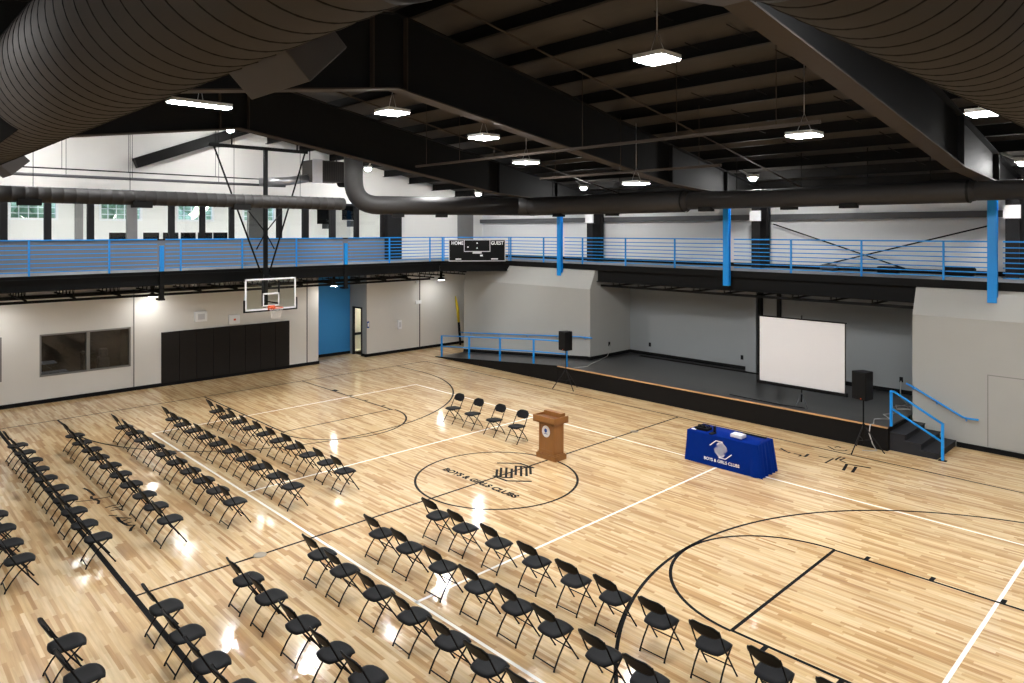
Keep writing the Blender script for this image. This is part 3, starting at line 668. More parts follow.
# ---- high bay lights
def high_bay(x, y, z, label, w=.56, d=.56, group='high bay lights'):
    l = thing('high_bay_light', label, 'light', (x, y, z), group=group)
    MB().rbox((0, 0, .045), (w, d, .07), .03).build('housing', 'lamp_body', l)
    MB().rbox((0, 0, .0), (w - .03, d - .03, .02), .03).build('diffuser', 'led', l)
    top = min(RT(y), 12) - z
    c = MB()
    for sx in (-.15, .15): c.tube([(sx, 0, .08), (0, 0, .45)], .006, 5)
    c.tube([(0, 0, .45), (0, 0, top)], .008, 5); c.build('hanger', 'alu', l)
    return l
HBL = [(5.57, -1.63, 8.4, 'square high bay light hanging in the middle bay closest to the ridge'),
       (5.9, 2.99, 7.6, 'square high bay light hanging at the end of the long strut'),
       (-.55, -2.45, 8.2, 'square high bay light hanging just past the kink of the centre frame'),
       (-.5, .1, 7.9, 'square high bay light hanging under the centre roof frame'),
       (-1.9, 2.93, 7.6, 'square high bay light hanging just above the long strut'),
       (.34, 5.0, 7.0, 'square high bay light hanging just above the stage side duct'),
       (8.96, 3.2, 7.7, 'square high bay light partly behind the big duct'),
       (-9.6, 6.0, 8.0, 'high bay light hidden behind the hoop end roof frame'),
       (-9.7, .4, 8.8, 'added fill light hidden behind the ridge of the hoop end roof frame'), (-10.2, -5.4, 9.0, 'added fill light unseen behind the big duct above the hoop-side chairs'),  # both added out of view to brighten the floor at the hoop end
       (-8.6, 3.2, 8.4, 'added fill light hidden behind the sloping web of the hoop end frame'), (-8.6, -1.5, 9.2, 'added fill light tucked up behind the hoop end frame kink'),  # two further unseen lamps added as fill for the hoop end floor
       (9.3, -1.2, 9.15, 'high bay light close beside the far roof frame'),
       (2.5, -7.6, 7.75, 'high bay light on the camera side over the aisle'), (11.5, -1.6, 8.2, 'high bay light over the far key, ridge row'),
       (12, 5.0, 7.3, 'high bay light over the far key, stage row'), (12.5, -5.2, 8.0, 'high bay light over the far key, camera side row'),
       (5.5, -12, 7.4, 'high bay light above the camera side wall')]
for h in HBL: high_bay(*h)
high_bay(-2.4, -5.75, 8.2, 'long linear light hanging below the big duct', w=.3, d=1.2)
# flood lights on columns and roof brackets
def flood(loc, aim, label):
    l = thing('flood_light', label, 'light', loc, group='bracket flood lights')
    MB().rbox((0, 0, .09), (.34, .24, .1), .03).build('housing', 'lamp_body', l)
    MB().lathe([(.03, -.07), (.08, -.055), (.115, -.01), (.12, .04)], n=16).build('lens', 'led_flood', l)
    b = Vector(aim); MB().tube([(0, 0, .13), b * .25 + Vector((0, 0, .16)), b * .75 + Vector((0, 0, .4))], .03, 6).build('bracket', 'lamp_body', l)
for x, n in ((-12.7, 'at the walkway corner'), (-6.3, 'beside the first blue column'), (.9, 'beside the middle blue column'), (8.15, 'beside the last blue column')):
    flood((x, 10.6, 7.4), (-.9, .3, 0), 'small bright flood light on a pale bracket ' + n)
flood((-13.6, -.6, 9.35), (.5, 0, 0), 'small bright flood light above the hoop frame')
flood((-13.6, 5.2, 8.3), (.5, 0, 0), 'small bright flood light beside the vertical duct bend')
flood((-13.6, -6.6, 8.9), (.5, 0, 0), 'small bright flood light behind the big duct')

# ---- ducts
def spiral_tube(pts, r, pitch, n, mb, seam):
    """straight round duct with one raised helical seam"""
    P, Q = Vector(pts[0]), Vector(pts[1]); L = (Q - P).length; t = (Q - P).normalized()
    mb.tube([P, Q], r, n)
    e1 = t.cross(Vector((0, 0, 1))).normalized(); e2 = t.cross(e1)
    m = 40; turns = L / pitch; K = int(turns * m)
    seam.tube([P + t * (pitch * i / m) + (e1 * math.cos(2 * PI * i / m) + e2 * math.sin(2 * PI * i / m)) * r for i in range(K + 1)], .0065, 5)
dA = Vector((9.87, -9.56, 7.06)); dB = Vector((10.88, -8.55, 7.06)); R1 = .5
bd = thing('air_duct', 'huge dark spiral air duct bending across the top corner', 'duct', (0, 0, 0))
for p, q, nm in ((Vector((-13.5, -9.56, 7.06)), dA, 'straight_run'), (dA, dB, 'diagonal_run'), (dB, Vector((10.88, 12.5, 7.06)), 'straight_run')):
    a, s = MB(), MB(); spiral_tube((p, q), R1, .215, 64, a, s)
    o = a.build(nm, 'duct', bd); s.build('spiral_seam', 'duct_dark', o)
for c, t in ((dA, Vector((1, .41, 0)).normalized()), (dB, Vector((.41, 1, 0)).normalized())):
    MB().tube([c - t * .05, c - t * .04, c + t * .04, c + t * .05], [R1 + .0, R1 + .03, R1 + .03, R1], 56, cap=False).build('seam_collar', 'duct_dark', bd)
q45 = Matrix.Rotation(-PI / 4, 3, 'X')
for x in (8.25, -.35, -8.0):
    MB().obox((x, -9.56 + .49 * .707, 7.06 - .49 * .707), (.72, .31, .36), Matrix.Rotation(PI / 4, 3, 'X')).build('register_boot', 'duct', bd, bevel=.006)
for x in (3.95, -4):
    MB().obox((x, -9.56 - .49 * .707, 7.06 - .49 * .707), (.72, .31, .36), Matrix.Rotation(-PI / 4, 3, 'X')).build('register_boot', 'duct_dark', bd, bevel=.006)

def plain_duct(pts, r, root, name, m='duct2', n=28, pitch=.3):
    a = MB(); a.tube(pts, r, n); return a.build(name, m, root)
def curve_pts(A, B, C, r, n=8):
    """fillet corner B between A and C"""
    A, B, C = Vector(A), Vector(B), Vector(C); u = (A - B).normalized(); w = (C - B).normalized(); P0 = B + u * r; P2 = B + w * r
    return [P0 * (1 - t) ** 2 + B * 2 * t * (1 - t) + P2 * t ** 2 for t in [i / n for i in range(n + 1)]]
rd = thing('air_duct', 'long dark round duct running above the stage side walkway with a vertical bend', 'duct')
ZR = 6.67
c1 = curve_pts((-11.1, 3.0, 9.3), (-11.1, 3.0, ZR), (-7.8, 9.0, ZR), .95)
plain_duct([(-11.1, 3.0, 9.0)] + c1 + [(-7.9, 8.85, ZR)], .35, rd, 'vertical_bend')
plain_duct([(-8.02, 8.6, ZR), (-7.7, 9.0, ZR), (-7.2, 9.0, ZR), (-.7, 9.0, ZR), (-.45, 9.0, ZR + .0)], [.35, .36, .36, .36, .28], rd, 'large_run')
plain_duct([(-.5, 9.0, ZR), (7.3, 9.0, ZR), (7.5, 9.0, ZR)], [.28, .28, .235], rd, 'middle_run')
plain_duct([(7.45, 9.0, ZR), (15.0, 9.0, ZR)], .235, rd, 'small_run')
for x, r in ((-.62, .365), (7.35, .288), (-7.6, .37)): MB().tube([(x - .03, 9, ZR), (x + .03, 9, ZR)], r, 28, cap=False).build('seam_collar', 'duct_dark', rd)
for i, (x, r) in enumerate(((-6.1, .36), (-3.7, .36), (.2, .28), (2.8, .28), (4.55, .28), (10, .235))):
    s = -1 if i % 2 else 1
    MB().box(x - .22, x + .22, 9.0 - s * .1 - .12, 9.0 - s * .1 + .12, ZR - r - .07, ZR - r + .06).build('register', 'duct_dark', rd)
for px, py in ((-10.3, 4.45), (-9.5, 5.9)):
    MB().obox((px + .1, py - .06, ZR - .38), (.44, .24, .13), (0, 0, 1.06)).build('register', 'duct_dark', rd)
for x in (-6.5, -3.3, 1.2, 3.2, 5.0, 6.5):
    MB().tube([(x, 9, ZR + .25), (x, 9, RT(9))], .012, 5).build('hanger', 'steel_blk', rd)
ld = thing('air_duct', 'straight dark round duct crossing in front of the hoop mast', 'duct')
pp, rr_ = [], []
for k in range(54):
    y = -13.6 + k * .3
    for d, e in ((-.012, 0), (0, .008), (.012, 0)): pp.append((-10.9, y + d, 6.69)); rr_.append(.222 + e)
MB().tube(pp + [(-10.9, 2.45, 6.69)], rr_ + [.222], 28).build('straight_run', 'duct2', ld)
for y in (-7.2, -4.4, -1.4): MB().box(-10.9 + .02, -10.9 + .26, y - .27, y + .27, 6.69 - .3, 6.69 - .12).build('register', 'duct_dark', ld)
for y in (-9, -7.09, -4.68, -1.58, .75): MB().tube([(-10.9, y, 6.9), (-10.9, y, RT(y))], .008, 5).build('hanger', 'steel_blk', ld)

# ---- air handler and its ducts above the walkway
ah = thing('air_handler', 'boxy hanging air handler with louvred panel above the walkway', 'air handler', (-13.9, 3.3, 8.1))
MB().box(-.45, .45, -.7, .7, -.42, .42).build('cabinet', 'duct', ah, bevel=.01)
MB().box(.45, .48, -.72, -.3, -.5, .45).build('end_panel', 'silver', ah)
lv = MB()
for k in range(9): lv.box(.45, .47, -.2 + k * .1, -.15 + k * .1, -.36, .36)
lv.build('louvre', 'duct2', ah)
MB().tube([(-.0, -.7, -.3), (0, -1.5, -.45), (-.6, -2.4, -.5)], .16, 16).build('supply_duct', 'alu', ah)
MB().tube([(.1, .7, -.3), (.1, 1.6, -.3)], .3, 16).build('return_duct', 'duct_dark', ah)
MB().tube([(0, -.6, .42), (0, -.6, 1.0)], .02, 5).tube([(0, .6, .42), (0, .6, .75)], .02, 5).build('hanger', 'steel_blk', ah)
# sprinkler pipes on the gable wall
for i, (z, r, l) in enumerate(((7.75, .022, 'thin dark sprinkler pipe along the white gable wall, upper of two'), (7.52, .05, 'thicker grey sprinkler pipe along the white gable wall, lower of two'))):
    t = thing('sprinkler_pipe', l, 'pipe', (-15.0, 0, z), group='sprinkler pipes')
    MB().tube([(0, -13.5, 0), (0, 1.2 + i, 0)], r, 8).build('pipe', 'girt' if i else 'steel_blk', t)
    h = MB()
    for y in (-9.6, -7.0, -5.6, -3.6, -.6): h.tube([(0, y + .12 * i, 0), (0, y + .12 * i, RT(y) - z)], .008, 5)
    h.build('hanger', 'steel_blk', t)
# slanted dark brace by the gable
bb = MB().obox((-15.2, -1.2, 8.95), (.3, 4.6, .36), (math.atan(.4), 0, 0))
struct('roof_brace', bb, 'beam', 'slanted dark brace against the white gable wall', 'brace')
# struts and conduits
def strut(p, q, rods, label):
    s = thing('hanging_strut', label, 'strut', p); P, Q = Vector(p), Vector(q)
    MB().box(0, (Q - P).x, -.03, .03, -.03, .03).build('channel', 'conduit', s)
    for x in rods: MB().tube([(x, 0, 0), (x, 0, RT(p[1]) - p[2])], .008, 5).build('rod', 'conduit', s)
strut((-4.9, 1.35, 7.6), (6.9, 1.35, 7.6), (.5, 2.0, 3.4, 6.4, 8.9, 11), 'long brown strut hung on rods under the roof, level with the court centre')
strut((-2.7, 4.35, 7.28), (3.3, 4.35, 7.28), (.6, 3.0, 5.4), 'shorter brown strut hung on rods, closer to the stage')
for x, l in ((1.55, 'thin brown conduit up the roof slope beside the centre frame'), (6.6, 'thin brown conduit up the roof slope beside the far frame'), (-5.9, 'thin brown conduit up the roof slope beside the hoop end frame')):
    tag(MB().tube([(x, -2.6, RT(-2.6) - .06), (x, 13, RT(13) - .06)], .025, 6).build('conduit', 'conduit'), l, 'conduit', 'roof conduits')
for i, x in enumerate((2.9, 4.3, 5.4, -2.2, -3.9, 9.5, 11.5, 13)):
    rods = MB()
    for k in range(10):
        y = -2.0 + 1.42 * k + (.35 if i % 2 else 0); rods.tube([(x + (.25 if k % 2 else 0), y, RT(y) + .06), (x + (.25 if k % 2 else 0), y + .9, RT(y + .9) + .16)], .012, 5)
    o = tag(rods.build('sag_rods', 'purlin'), 'row of thin sag rods between the roof purlins, %s of eight' % ORD[i], 'rods', 'sag rods'); o['kind'] = 'stuff'

# ---- things behind the glazing
for i, y in enumerate((-3.5, -2.35, -1.65, -1.0, -.35, .25)):
    t = thing('monitor', 'black desk monitor behind the glazing, %s of six in its row' % ORD[i], 'monitor', (-16.7, y, 5.25), rz=0, group='monitors behind the glazing')
    MB().rbox((0, 0, .22), (.06, .56, .34), .02).build('screen', 'blackp', t); MB().box(-.02, .02, -.04, .04, 0, .1).box(-.1, .1, -.12, .12, -.02, 0).build('stand', 'blackp', t)
tb = thing('counter', 'long pale counter carrying the monitors behind the glazing', 'counter', (-16.7, -1.6, MZ))
MB().box(-.35, .35, -2.4, 2.4, .83, .86).build('counter_top', 'silver', tb)
for y in (-2.2, 2.2): MB().box(-.3, .3, y - .03, y + .03, 0, .83).build('leg', 'mull', tb)
for i, (y, z) in enumerate(((5.45, 6.5), (6.75, 6.6))):
    t = thing('television', ('black television hung in the room behind the glazing, beside the door', 'black television hung in the room behind the glazing, beside the chase')[i], 'television', (-17.6, y, z), rz=-.5, group='televisions')
    MB().rbox((0, 0, 0), (.07, .75, .95 - .2 * i), .02).build('screen', 'blackp', t); MB().box(-.05, 0, -.15, .15, -.7, -.4).build('bracket', 'girt', t)
    MB().tube([(0, 0, .4), (0, 0, 7.5 - z)], .02, 6).build('hanger', 'girt', t)

# ---- folding chairs
ch = thing('folding_chair', '', 'chair')
s = MB()   # seat: rounded, slightly dished slab
nx, ny = 10, 10
def seat_pt(i, j, top):
    u = -1 + 2 * i / nx; v = -1 + 2 * j / ny
    # squircle mapping to a rounded outline
    x = u * math.sqrt(1 - v * v * .34); y = v * math.sqrt(1 - u * u * .30)
    w = .205 + .012 * v
    z = .437 + .008 * (v - .2) - .010 * (1 - u * u) * (1 - v * v) - (.022 * max(0, v - .6) / .4)
    edge = max(abs(u), abs(v)); z -= .012 * max(0, edge - .8) / .2
    return (x * w, y * .212 - .0, z + (0 if top else -.026 + .01 * max(0, edge - .8) / .2))
v = [seat_pt(i, j, True) for j in range(ny + 1) for i in range(nx + 1)] + [seat_pt(i, j, False) for j in range(ny + 1) for i in range(nx + 1)]
K = (nx + 1) * (ny + 1); f = []
for j in range(ny):
    for i in range(nx):
        a = j * (nx + 1) + i; f += [(a, a + 1, a + nx + 2, a + nx + 1), (K + a, K + a + nx + 1, K + a + nx + 2, K + a + 1)]
ring = [i for i in range(nx)] + [nx + j * (nx + 1) for j in range(ny)] + [ny * (nx + 1) + i for i in range(nx, 0, -1)] + [j * (nx + 1) for j in range(ny, 0, -1)]
for a, b in zip(ring, ring[1:] + ring[:1]): f.append((a, K + a, K + b, b))
s.add(v, f, True); s.build('seat', 'chair_seat', ch)
leg_y = lambda z: .225 - .69 * z if z < .45 else -.0855 - .52 * (z - .45)
b = MB(); nx, nz = 12, 6; v = []
for side in (0, 1):
    for j in range(nz + 1):
        for i in range(nx + 1):
            u = -1 + 2 * i / nx; w = -1 + 2 * j / nz
            uu = u * (1 - .2 * w ** 4); ww = w * (1 - .34 * u ** 6)
            z = .7 + ww * .1; y = leg_y(z) - .028 * (1 - u * u) - .005 + (.011 if side == 0 else -.011)
            v.append((uu * .216, y, z))
K = (nx + 1) * (nz + 1); f = []
for j in range(nz):
    for i in range(nx):
        a = j * (nx + 1) + i; f += [(a, a + 1, a + nx + 2, a + nx + 1), (K + a, K + a + nx + 1, K + a + nx + 2, K + a + 1)]
ring = [i for i in range(nx)] + [nx + j * (nx + 1) for j in range(nz)] + [nz * (nx + 1) + i for i in range(nx, 0, -1)] + [j * (nx + 1) for j in range(nz, 0, -1)]
for a, c in zip(ring, ring[1:] + ring[:1]): f.append((a, K + a, K + c, c))
b.add(v, f, True); b.build('backrest', 'chair_seat', ch)
for sx in (-1, 1):
    MB().tube([(sx * .212, leg_y(0), .0), (sx * .212, leg_y(.03), .03), (sx * .208, leg_y(.45), .45), (sx * .203, leg_y(.745), .745)], [.014, .0115, .0115, .011], 7).build('front_leg', 'chair_metal', ch)
    MB().tube([(sx * .192, -.22, 0), (sx * .192, -.212, .03), (sx * .19, -.13, .16), (sx * .188, -.02, .29), (sx * .185, .13, .415)], [.014, .0115, .0115, .0115, .0115], 7).build('rear_leg', 'chair_metal', ch)
MB().tube([(-.21, leg_y(.17), .17), (.21, leg_y(.17), .17)], .009, 6).build('front_crossbar', 'chair_metal', ch)
MB().tube([(-.19, -.205, .045), (.19, -.205, .045)], .009, 6).build('rear_crossbar', 'chair_metal', ch)
first = [True]
def place_chair(x, y, rz, label, group):
    o = ch if first[0] else copy_tree(ch); first[0] = False
    o.location = (x, y, 0); o.rotation_euler = (0, 0, rz); tag(o, label, 'chair', group)
ROWN = ['front', 'second', 'third', 'fourth', 'fifth', 'sixth']
def seatname(k, row, block):
    if k == 0: return 'black folding chair at the aisle end of the %s row, %s block' % (row, block)
    return 'black folding chair, %s from the aisle in the %s row, %s block' % (ORD[k], row, block)
left = [(-2.9, -8.88, -1.73, 10), (-4.12, -8.9, -1.68, 10), (-5.34, -8.96, -1.69, 10), (-6.53, -8.94, -1.68, 10), (-7.72, -8.97, -1.7, 10), (-8.85, -4.1, -1.69, 4)]
for r, (y, xa, xb, n) in enumerate(left):
    for k in range(n):
        x = xb + (xa - xb) * k / (n - 1) + RND.uniform(-.02, .02)
        place_chair(x, y + RND.uniform(-.025, .025), RND.uniform(-.05, .05), seatname(k, ROWN[r], 'hoop-side'), 'folding chairs, hoop-side block')
right = [(-2.89, [1.62, 2.39, 3.24, 4.15, 4.98, 5.7, 6.5, 7.29, 8.09, 8.9]), (-4.08, [1.54, 2.34, 3.25, 4.11, 4.91, 5.63, 6.46, 7.14]),
         (-5.25, [1.53, 2.28, 3.23, 4.09, 4.91, 5.63, 6.39]), (-6.44, [1.51, 2.25, 3.22, 4.08, 4.8]), (-7.64, [1.49, 2.38, 3.22, 4.0]), (-8.83, [1.52, 2.43])]
for r, (y, xs) in enumerate(right):
    for k, x in enumerate(xs):
        place_chair(x, y + RND.uniform(-.02, .02), RND.uniform(-.04, .04), seatname(k, ROWN[r], 'table-side'), 'folding chairs, table-side block')
for k, x in enumerate((-4.35, -3.47, -2.54, -1.64)):
    place_chair(x, 2.32, PI + RND.uniform(-.05, .05), ('black folding chair facing the audience, farthest from the lectern', 'black folding chair facing the audience, third from the lectern', 'black folding chair facing the audience, second from the lectern', 'black folding chair facing the audience, beside the lectern')[k], 'chairs beside the lectern')

# ---- lectern
lc = thing('lectern', 'honey oak lectern with round white seal at the centre circle', 'lectern', (-.07, 1.99, 0), .0)
lc.scale = (.85, .8, .94)
MB().box(-.39, .39, -.26, .26, 0, .13).box(-.36, .36, -.235, .235, .13, .16).build('base', 'oak', lc, bevel=.008)
MB().box(-.31, .31, -.2, .2, .16, .98).build('body', 'oak', lc, bevel=.006)
tr = MB()
for x in (-.31, .25): tr.box(x, x + .06, -.215, -.2, .16, .98)
for y in (-.2, .14): tr.box(.31, .325, y, y + .06, .16, .98)
tr.box(-.25, .25, -.212, -.2, .16, .24).box(-.25, .25, -.212, -.2, .9, .98); tr.build('body_trim', 'oak', lc)
tp = MB()
tp.box(-.43, .43, -.36, -.32, .97, 1.15).box(-.43, -.39, -.32, .3, .97, 1.15).box(.39, .43, -.32, .3, .97, 1.15).box(-.43, .43, -.36, .3, .97, 1.0)
tp.build('top_box', 'oak', lc, bevel=.006)
MB().obox((0, -.02, 1.09), (.76, .62, .02), (-.14, 0, 0)).build('reading_surface', 'oak_in', lc)
MB().box(-.38, .3, .1, .3, 1.08, 1.2).build('shelf_riser', 'oak', lc)
sl = MB().lathe([(.155, 0), (.155, .014), (.145, .018)], (-.03, -.2, .73), 32, Matrix.Rotation(PI / 2, 3, 'X')).build('seal', 'white', lc)
e = MB(); e.lathe([(.055, 0), (.055, .004)], (-.03, -.219, .755), 20, Matrix.Rotation(PI / 2, 3, 'X')); e.box(-.1, .04, -.222, -.218, .665, .68); e.build('emblem', 'blue_print', sl)

# ---- projector table with printed cloth
tbx = thing('folding_table', 'six foot folding table hidden under the royal blue printed cloth', 'table', (3.29, 4.72, 0))
MB().rbox((0, 0, .72), (1.8, .74, .035), .03).build('table_top', 'silver', tbx)
for sx in (-.75, .75):
    for sy in (-.3, .3): MB().tube([(sx, sy, 0), (sx, sy, .7)], .014, 6).build('leg', 'mull', tbx)
cl = MB(); HWX, HWY = .915, .385; ZT = .752
per = []
def outline(z):
    """perimeter at height z (t = 0 top .. 1 hem): front flat, ends pleated"""
    t = (ZT - z) / ZT; pts = []
    fl = .035 * t
    for i in range(61):
        x = -HWX - fl + (2 * HWX + 2 * fl) * i / 60; q = max(0, (i / 60 - .8) / .2)
        pts.append((x + .03 * t * q, -HWY - fl - .03 * t * q * math.sin((i - 48) * .9)))
    for i in range(1, 64):
        y = -HWY - fl + (2 * HWY + 2 * fl) * i / 64; w = (math.sin(i / 64 * 2 * PI * 5.3 + 1.2) + .4 * math.sin(i / 64 * 2 * PI * 9.1)) * .032 * t ** .7
        pts.append((HWX + fl + .03 + .06 * t + w, y))
    for i in range(1, 25): x = HWX + fl - (2 * HWX + 2 * fl) * i / 24; pts.append((x, HWY + fl * .3))
    for i in range(1, 32):
        y = HWY + fl - (2 * HWY + 2 * fl) * i / 32; w = math.sin(i / 32 * 2 * PI * 4.5) * .05 * t ** .8
        pts.append((-HWX - fl - .02 * t - w * .4, y))
    return pts
zs = [ZT, ZT - .006, ZT - .03, .6, .45, .3, .15, .008]; v = []; f = []
for z in zs: v += [(x, y, z) for x, y in outline(z)]
n = len(outline(0.))
for j in range(len(zs) - 1):
    for i in range(n): f.append((j * n + i, j * n + (i + 1) % n, (j + 1) * n + (i + 1) % n, (j + 1) * n + i))
f.append(tuple(range(n)))
cl.add(v, f, True)
cloth = cl.build('tablecloth', 'royal', loc=(3.29, 4.72, 0))
tag(cloth, 'royal blue cloth with white club emblem draped over the table', 'tablecloth')
lgm = MB(); club_logo(lgm, lambda x, y: (x * .29 + .02, -HWY - .0185 - (.35 - y * .22) * .035 / .752 * .6, .45 + y * .26), .085); lgm.build('emblem', 'white', cloth)
text_mesh('BOYS & GIRLS CLUBS', .1, Matrix.Translation((.04, -HWY - .032, .165)) @ Matrix.Rotation(math.radians(90 - 2.6), 4, 'X'), 'white', 'lettering', cloth, offset=.002)
pj_ = thing('projector', 'white projector sitting on the blue cloth', 'projector', (3.62, 4.58, ZT))
MB().rbox((0, 0, .055), (.3, .24, .075), .02, soft=.008).build('case', 'silver', pj_); MB().rbox((0, -.01, .095), (.26, .2, .01), .02).build('lid', 'white', pj_)
MB().lathe([(.03, 0), (.03, .03)], (.08, .12, .055), 14, Matrix.Rotation(-PI / 2, 3, 'X')).build('lens', 'blackp', pj_)
for sx in (-.1, .1): MB().box(sx - .01, sx + .01, -.08, .08, 0, .018).build('foot', 'blackp', pj_)
mxr = thing('audio_mixer', 'black audio gear heaped at the hoop end of the blue table', 'audio mixer', (2.66, 4.62, ZT))
MB().rbox((0, 0, .03), (.34, .26, .06), .02).build('case', 'blackp', mxr)
for sx in (-.1, 0, .1):
    for sy in (-.06, .04): MB().lathe([(.018, 0), (.014, .03)], (sx, sy, .06), 10).build('knob', 'grille', mxr)
MB().tube([(.12, .1, .07), (.05, .16, .09), (-.08, .1, .08), (-.14, 0, .09), (-.05, -.1, .08), (.1, -.08, .08)], .014, 6).build('cable', 'blackp', mxr)
mic = thing('handset', 'small upright black receiver standing on the blue cloth', 'receiver', (3.03, 4.52, ZT))
MB().rbox((0, 0, .09), (.06, .05, .15), .012, soft=.005).build('body', 'blackp', mic); MB().rbox((-.01, -.08, .012), (.1, .2, .024), .01).build('base', 'blackp', mic)
MB().tube([(.015, 0, .16), (.015, 0, .22)], .006, 6).build('antenna', 'blackp', mic)
cs = MB().rbox((0, 0, .012), (.6, .07, .024), .01); tag(cs.build('laptop_sleeve', 'blackp', loc=(3.82, 5.0, ZT)), 'flat black case lying along the rear edge of the blue table', 'case')
nm_ = MB().rbox((0, 0, .006), (.12, .08, .012), .01); tag(nm_.build('remote', 'white', loc=(2.48, 4.48, ZT)), 'tiny white card at the corner of the blue table', 'card')

# ---- projection screen on tripod
ps = thing('projection_screen', 'white tripod projection screen standing on the stage', 'projection screen', (3.09, 9.2, SZ))
z0, z1 = .57, 2.5; hw = 1.275
MB().box(-hw + .02, hw - .02, -.004, .004, z0, z1).build('screen_fabric', 'screen', ps)
f = MB().box(-hw - .02, -hw + .03, -.008, .008, z0, z1 + .01).box(hw - .03, hw - .005, -.008, .008, z0, z1)
f.build('screen_border', 'blackp', ps)
MB().box(-hw - .03, hw + .03, -.015, .015, z1, z1 + .035).build('top_bar', 'blackp', ps)
MB().rbox((0, 0, z0 - .045), (2 * hw + .1, .09, .09), .03).build('screen_case', 'blackp', ps)
MB().tube([(0, .08, .1), (0, .08, z1 + .12)], .018, 8).build('pole', 'steel_blk', ps)
for a in (-.5, .65, 1.75):
    a = a * PI
    MB().tube([(0, .08, .38), (.42 * math.cos(a), .08 + .42 * math.sin(a), .012)], .012, 6).build('leg', 'girt', ps)

# ---- loudspeakers on tripod stands
def speaker_set(x, y, zb, h, w, rz, l1, l2, legs):
    s = thing('speaker_stand', l1, 'speaker stand', (x, y, 0), group='speaker stands')
    MB().tube([(0, 0, .2), (0, 0, zb + .02)], .018, 8).build('pole', 'steel_blk', s)
    MB().lathe([(.03, .62), (.035, .64), (.035, .7), (.03, .72)], n=12).build('collar', 'blackp', s)
    for a in legs:
        a = math.radians(a); c, q = math.cos(a), math.sin(a)
        lg_ = MB().tube([(0.02 * c, .02 * q, .68), (.48 * c, .48 * q, .015)], .014, 6).build('leg', 'mull', s)
        MB().tube([(.47 * c, .47 * q, .03), (.49 * c, .49 * q, .012)], .018, 6).build('rubber_foot', 'blackp', lg_)
        MB().tube([(0, 0, .3), (.26 * c, .26 * q, .33)], .009, 5).build('brace', 'mull', s)
    b = thing('loudspeaker', l2, 'loudspeaker', (x, y, zb), rz, group='loudspeakers')
    d = w * .85
    MB().prism([(-w / 2, -d / 2), (w / 2, -d / 2), (w / 2 - .06, d / 2), (-w / 2 + .06, d / 2)], 'z', .02, h).build('cabinet', 'blackp', b, bevel=.015)
    MB().rbox((0, -d / 2 - .006, h / 2 + .01), (w - .05, h - .07, .014), .03, (PI / 2, 0, 0)).build('grille', 'grille', b)
    MB().box(.05, .08, -d / 2 - .016, -d / 2 - .012, .05, .07).build('badge', 'orange', b)
    MB().lathe([(.03, -.0), (.03, .03)], n=12).build('pole_socket', 'blackp', b)
speaker_set(-4.95, 8.02, 1.38, .7, .42, -.2, 'black tripod speaker stand on the floor by the top of the ramp', 'black loudspeaker on a stand in front of the blue ramp rail', (225, 75, 345))
speaker_set(5.2, 8.14, 1.34, .74, .42, -.3, 'black tripod speaker stand on the floor before the stage steps', 'black loudspeaker on a stand beside the projection screen', (255, 25, 130))

# ---- ramp rail, wall handrails, step rail
rr = thing('ramp_railing', 'blue two bar railing along the open edge of the ramp', 'railing', (0, SY + .06, 0))
rz_ = lambda x: max(0.0, min(SZ, SZ * (x + 13.4) / 7.4))
xs = (-13.0, -11.1, -9.15, -7.22, -5.5)
for x in xs: MB().box(x - .028, x + .028, -.028, .028, rz_(x) + .005, rz_(x) + .97).build('post', 'blue', rr)
for nm, h in (('top_rail', .95), ('middle_rail', .48)):
    MB().tube([(x, 0, rz_(x) + h) for x in xs], .026, 8).build(nm, 'blue', rr)
wr = thing('wall_handrail', 'blue handrail fixed to the grey wall along the ramp', 'handrail', (0, 10.28, 0))
pts = [(-13.6, 0, .92), (-13.3, 0, .93), (-11, 0, 1.12), (-8, 0, 1.36), (-6.3, 0, 1.5), (-5.6, 0, 1.52)]
MB().tube(pts, .026, 8).build('rail', 'blue', wr)
for x, z in ((-12.9, .96), (-11, 1.12), (-9.2, 1.26), (-7.5, 1.4), (-6, 1.51)): MB().tube([(x, 0, z - .02), (x, .05, z - .07), (x, .12, z - .07)], .012, 6).build('bracket', 'blue', wr)
sr = thing('step_railing', 'blue sloping two bar railing beside the stage steps', 'railing', (0, 8.8, 0))
MB().box(5.62, 5.68, -.03, .03, SZ + .005, 1.55).build('post', 'blue', sr); MB().box(6.8, 6.86, -.03, .03, 0, .93).build('post', 'blue', sr)
MB().box(6.74, 6.92, -.06, .06, 0, .012).build('foot_plate', 'steel_blk', sr)
MB().tube([(5.65, 0, 1.53), (5.72, 0, 1.53), (6.83, 0, .91)], .03, 8).build('top_rail', 'blue', sr)
MB().tube([(5.65, 0, 1.09), (6.83, 0, .46)], .028, 8).build('middle_rail', 'blue', sr)
sh = thing('wall_handrail', 'blue handrail fixed to the grey wall above the stage steps', 'handrail', (0, 10.28, 0))
MB().tube([(5.56, 0, 1.5), (5.75, 0, 1.42), (6.9, 0, .83), (7.0, 0, .81), (7.26, 0, .82)], .026, 8).build('rail', 'blue', sh)
for x, z in ((5.72, 1.43), (6.3, 1.13), (6.98, .81)): MB().tube([(x, 0, z - .02), (x, .04, z - .08), (x, .12, z - .08)], .014, 6).build('bracket', 'blue', sh)

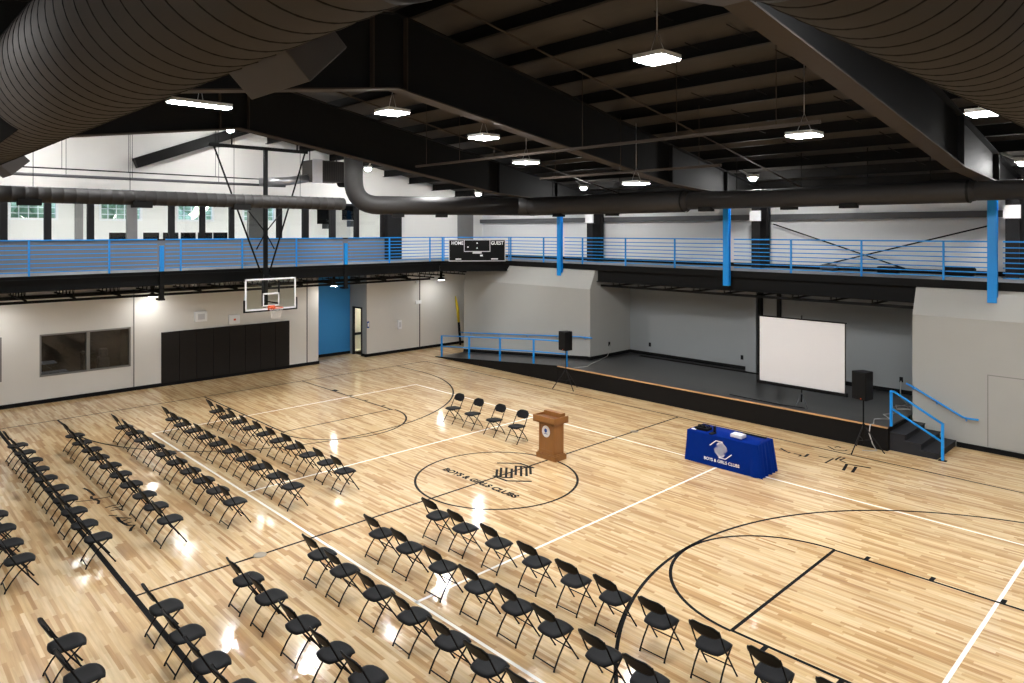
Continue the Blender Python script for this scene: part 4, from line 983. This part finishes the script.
# ---- cables
tag(MB().tube([(-5.79, 11.6, 1.1), (-5.7, 11.55, .9), (-5.74, 11.4, .66), (-5.5, 10.6, .632), (-5.3, 9.9, .632), (-5.0, 9.3, .632), (-5.2, 8.75, .632)], .012, 6).build('power_cable', 'cable'), 'pale cable running from the side outlet across the stage floor near the ramp', 'cable')
tag(MB().tube([(4.6, 12.97, 1.02), (4.62, 12.85, .75), (4.8, 12.3, .632), (5.2, 11.6, .632), (5.0, 10.9, .632), (5.35, 10.4, .632), (5.1, 9.9, .632), (5.4, 9.5, .632), (5.1, 9.2, .632), (5.25, 8.7, .635), (5.22, 8.56, .62), (5.2, 8.54, .4), (5.3, 8.5, .15), (5.42, 8.44, .012), (5.3, 8.3, .012), (5.15, 8.2, .012)], .014, 6).build('power_cable', 'cable'), 'pale tangled cable from the stage edge down beside the steps', 'cable')
tag(MB().tube([(5.15, 10.9, .635), (5.45, 11.0, .64), (5.35, 11.35, .64), (5.0, 11.2, .645), (5.2, 10.7, .65), (5.5, 10.85, .655), (5.3, 11.2, .66)], .014, 6).build('power_cable', 'cable'), 'loose coil of pale cable on the stage by the steps', 'cable')
tag(MB().tube([(.95, 9.0, .632), (1.6, 8.95, .632), (2.6, 8.9, .632), (3.3, 9.0, .632)], .012, 6).build('power_cable', 'blackp'), 'black cable on the stage floor under the screen', 'cable')
fb = thing('flag', 'rolled yellow and black banner leaning in the corner past the white wall', 'banner', (-15.15, 11.35, 0))
MB().tube([(.0, .1, 1.15), (0, .03, 1.8), (0, -.04, 2.1), (-.04, -.08, 2.45)], [.06, .075, .06, .03], 8).build('yellow_fabric', 'yellow', fb)
MB().tube([(.05, .16, .012), (.03, .13, .6), (.0, .1, 1.16)], [.05, .06, .055], 8).build('black_fabric', 'blackp', fb)
# low bags and boxes left on the upper walkway behind the rail
for i, (x, y, w, h) in enumerate(((2.3, 13.2, .5, .2), (4.2, 13.1, .7, .2), (6.2, 12.9, .8, .28))):
    b = MB().rbox((0, 0, h / 2), (w, .4, h), .1, soft=.06)
    tag(b.build('equipment_bag', 'duct_dark' if i else 'girt', loc=(x, y, MZ)), ('small grey bag on the upper walkway behind the stage rail', 'low dark bag on the upper walkway behind the stage rail', 'larger dark bag on the upper walkway beside the last blue column')[i], 'bag', 'bags on the upper walkway')
# wall bracing rods behind the rail
for i, (p, q) in enumerate((((.25, 13.4, 5.95), (4.6, 13.4, 4.5)), ((1.9, 13.38, 4.5), (7.0, 13.38, 5.9)))):
    tag(MB().tube([p, q], .022, 6).build('brace_rod', 'steel_blk'), ('dark brace rod sloping down across the metal wall', 'dark brace rod sloping up across the metal wall')[i], 'brace rod', 'wall brace rods')

# ================================================================== WORLD, CAMERA, VIEW
w = bpy.data.worlds.new('world'); SC.world = w; w.use_nodes = True
nt = w.node_tree; bgd = nt.nodes['Background']; sky = nt.nodes.new('ShaderNodeTexSky')
sky.sky_type = 'NISHITA'; sky.sun_elevation = math.radians(48); sky.sun_rotation = math.radians(120); sky.sun_disc = False
nt.links.new(sky.outputs[0], bgd.inputs[0]); bgd.inputs[1].default_value = 1.2
cam = bpy.data.cameras.new('camera'); co = bpy.data.objects.new('camera', cam); COL.objects.link(co)
co.location = (11.978, -10.980, 5.698); co.rotation_euler = (PI / 2, 0, 2.3751 - PI / 2)
cam.sensor_width = 36; cam.lens = 702.9 * 36 / 1024; cam.shift_y = -(341.5 - 231.02) / 1024; cam.clip_start = .05; cam.clip_end = 300
SC.camera = co
vs = SC.view_settings; vs.view_transform = 'Standard'; vs.look = 'None'; vs.gamma = 1; vs.use_curve_mapping = False; vs.exposure = 0.0
SC.cycles.use_denoising = True
SC.cycles.max_bounces = 8; SC.cycles.diffuse_bounces = 5; SC.cycles.transparent_max_bounces = 12
SC.cycles.sample_clamp_indirect = 8
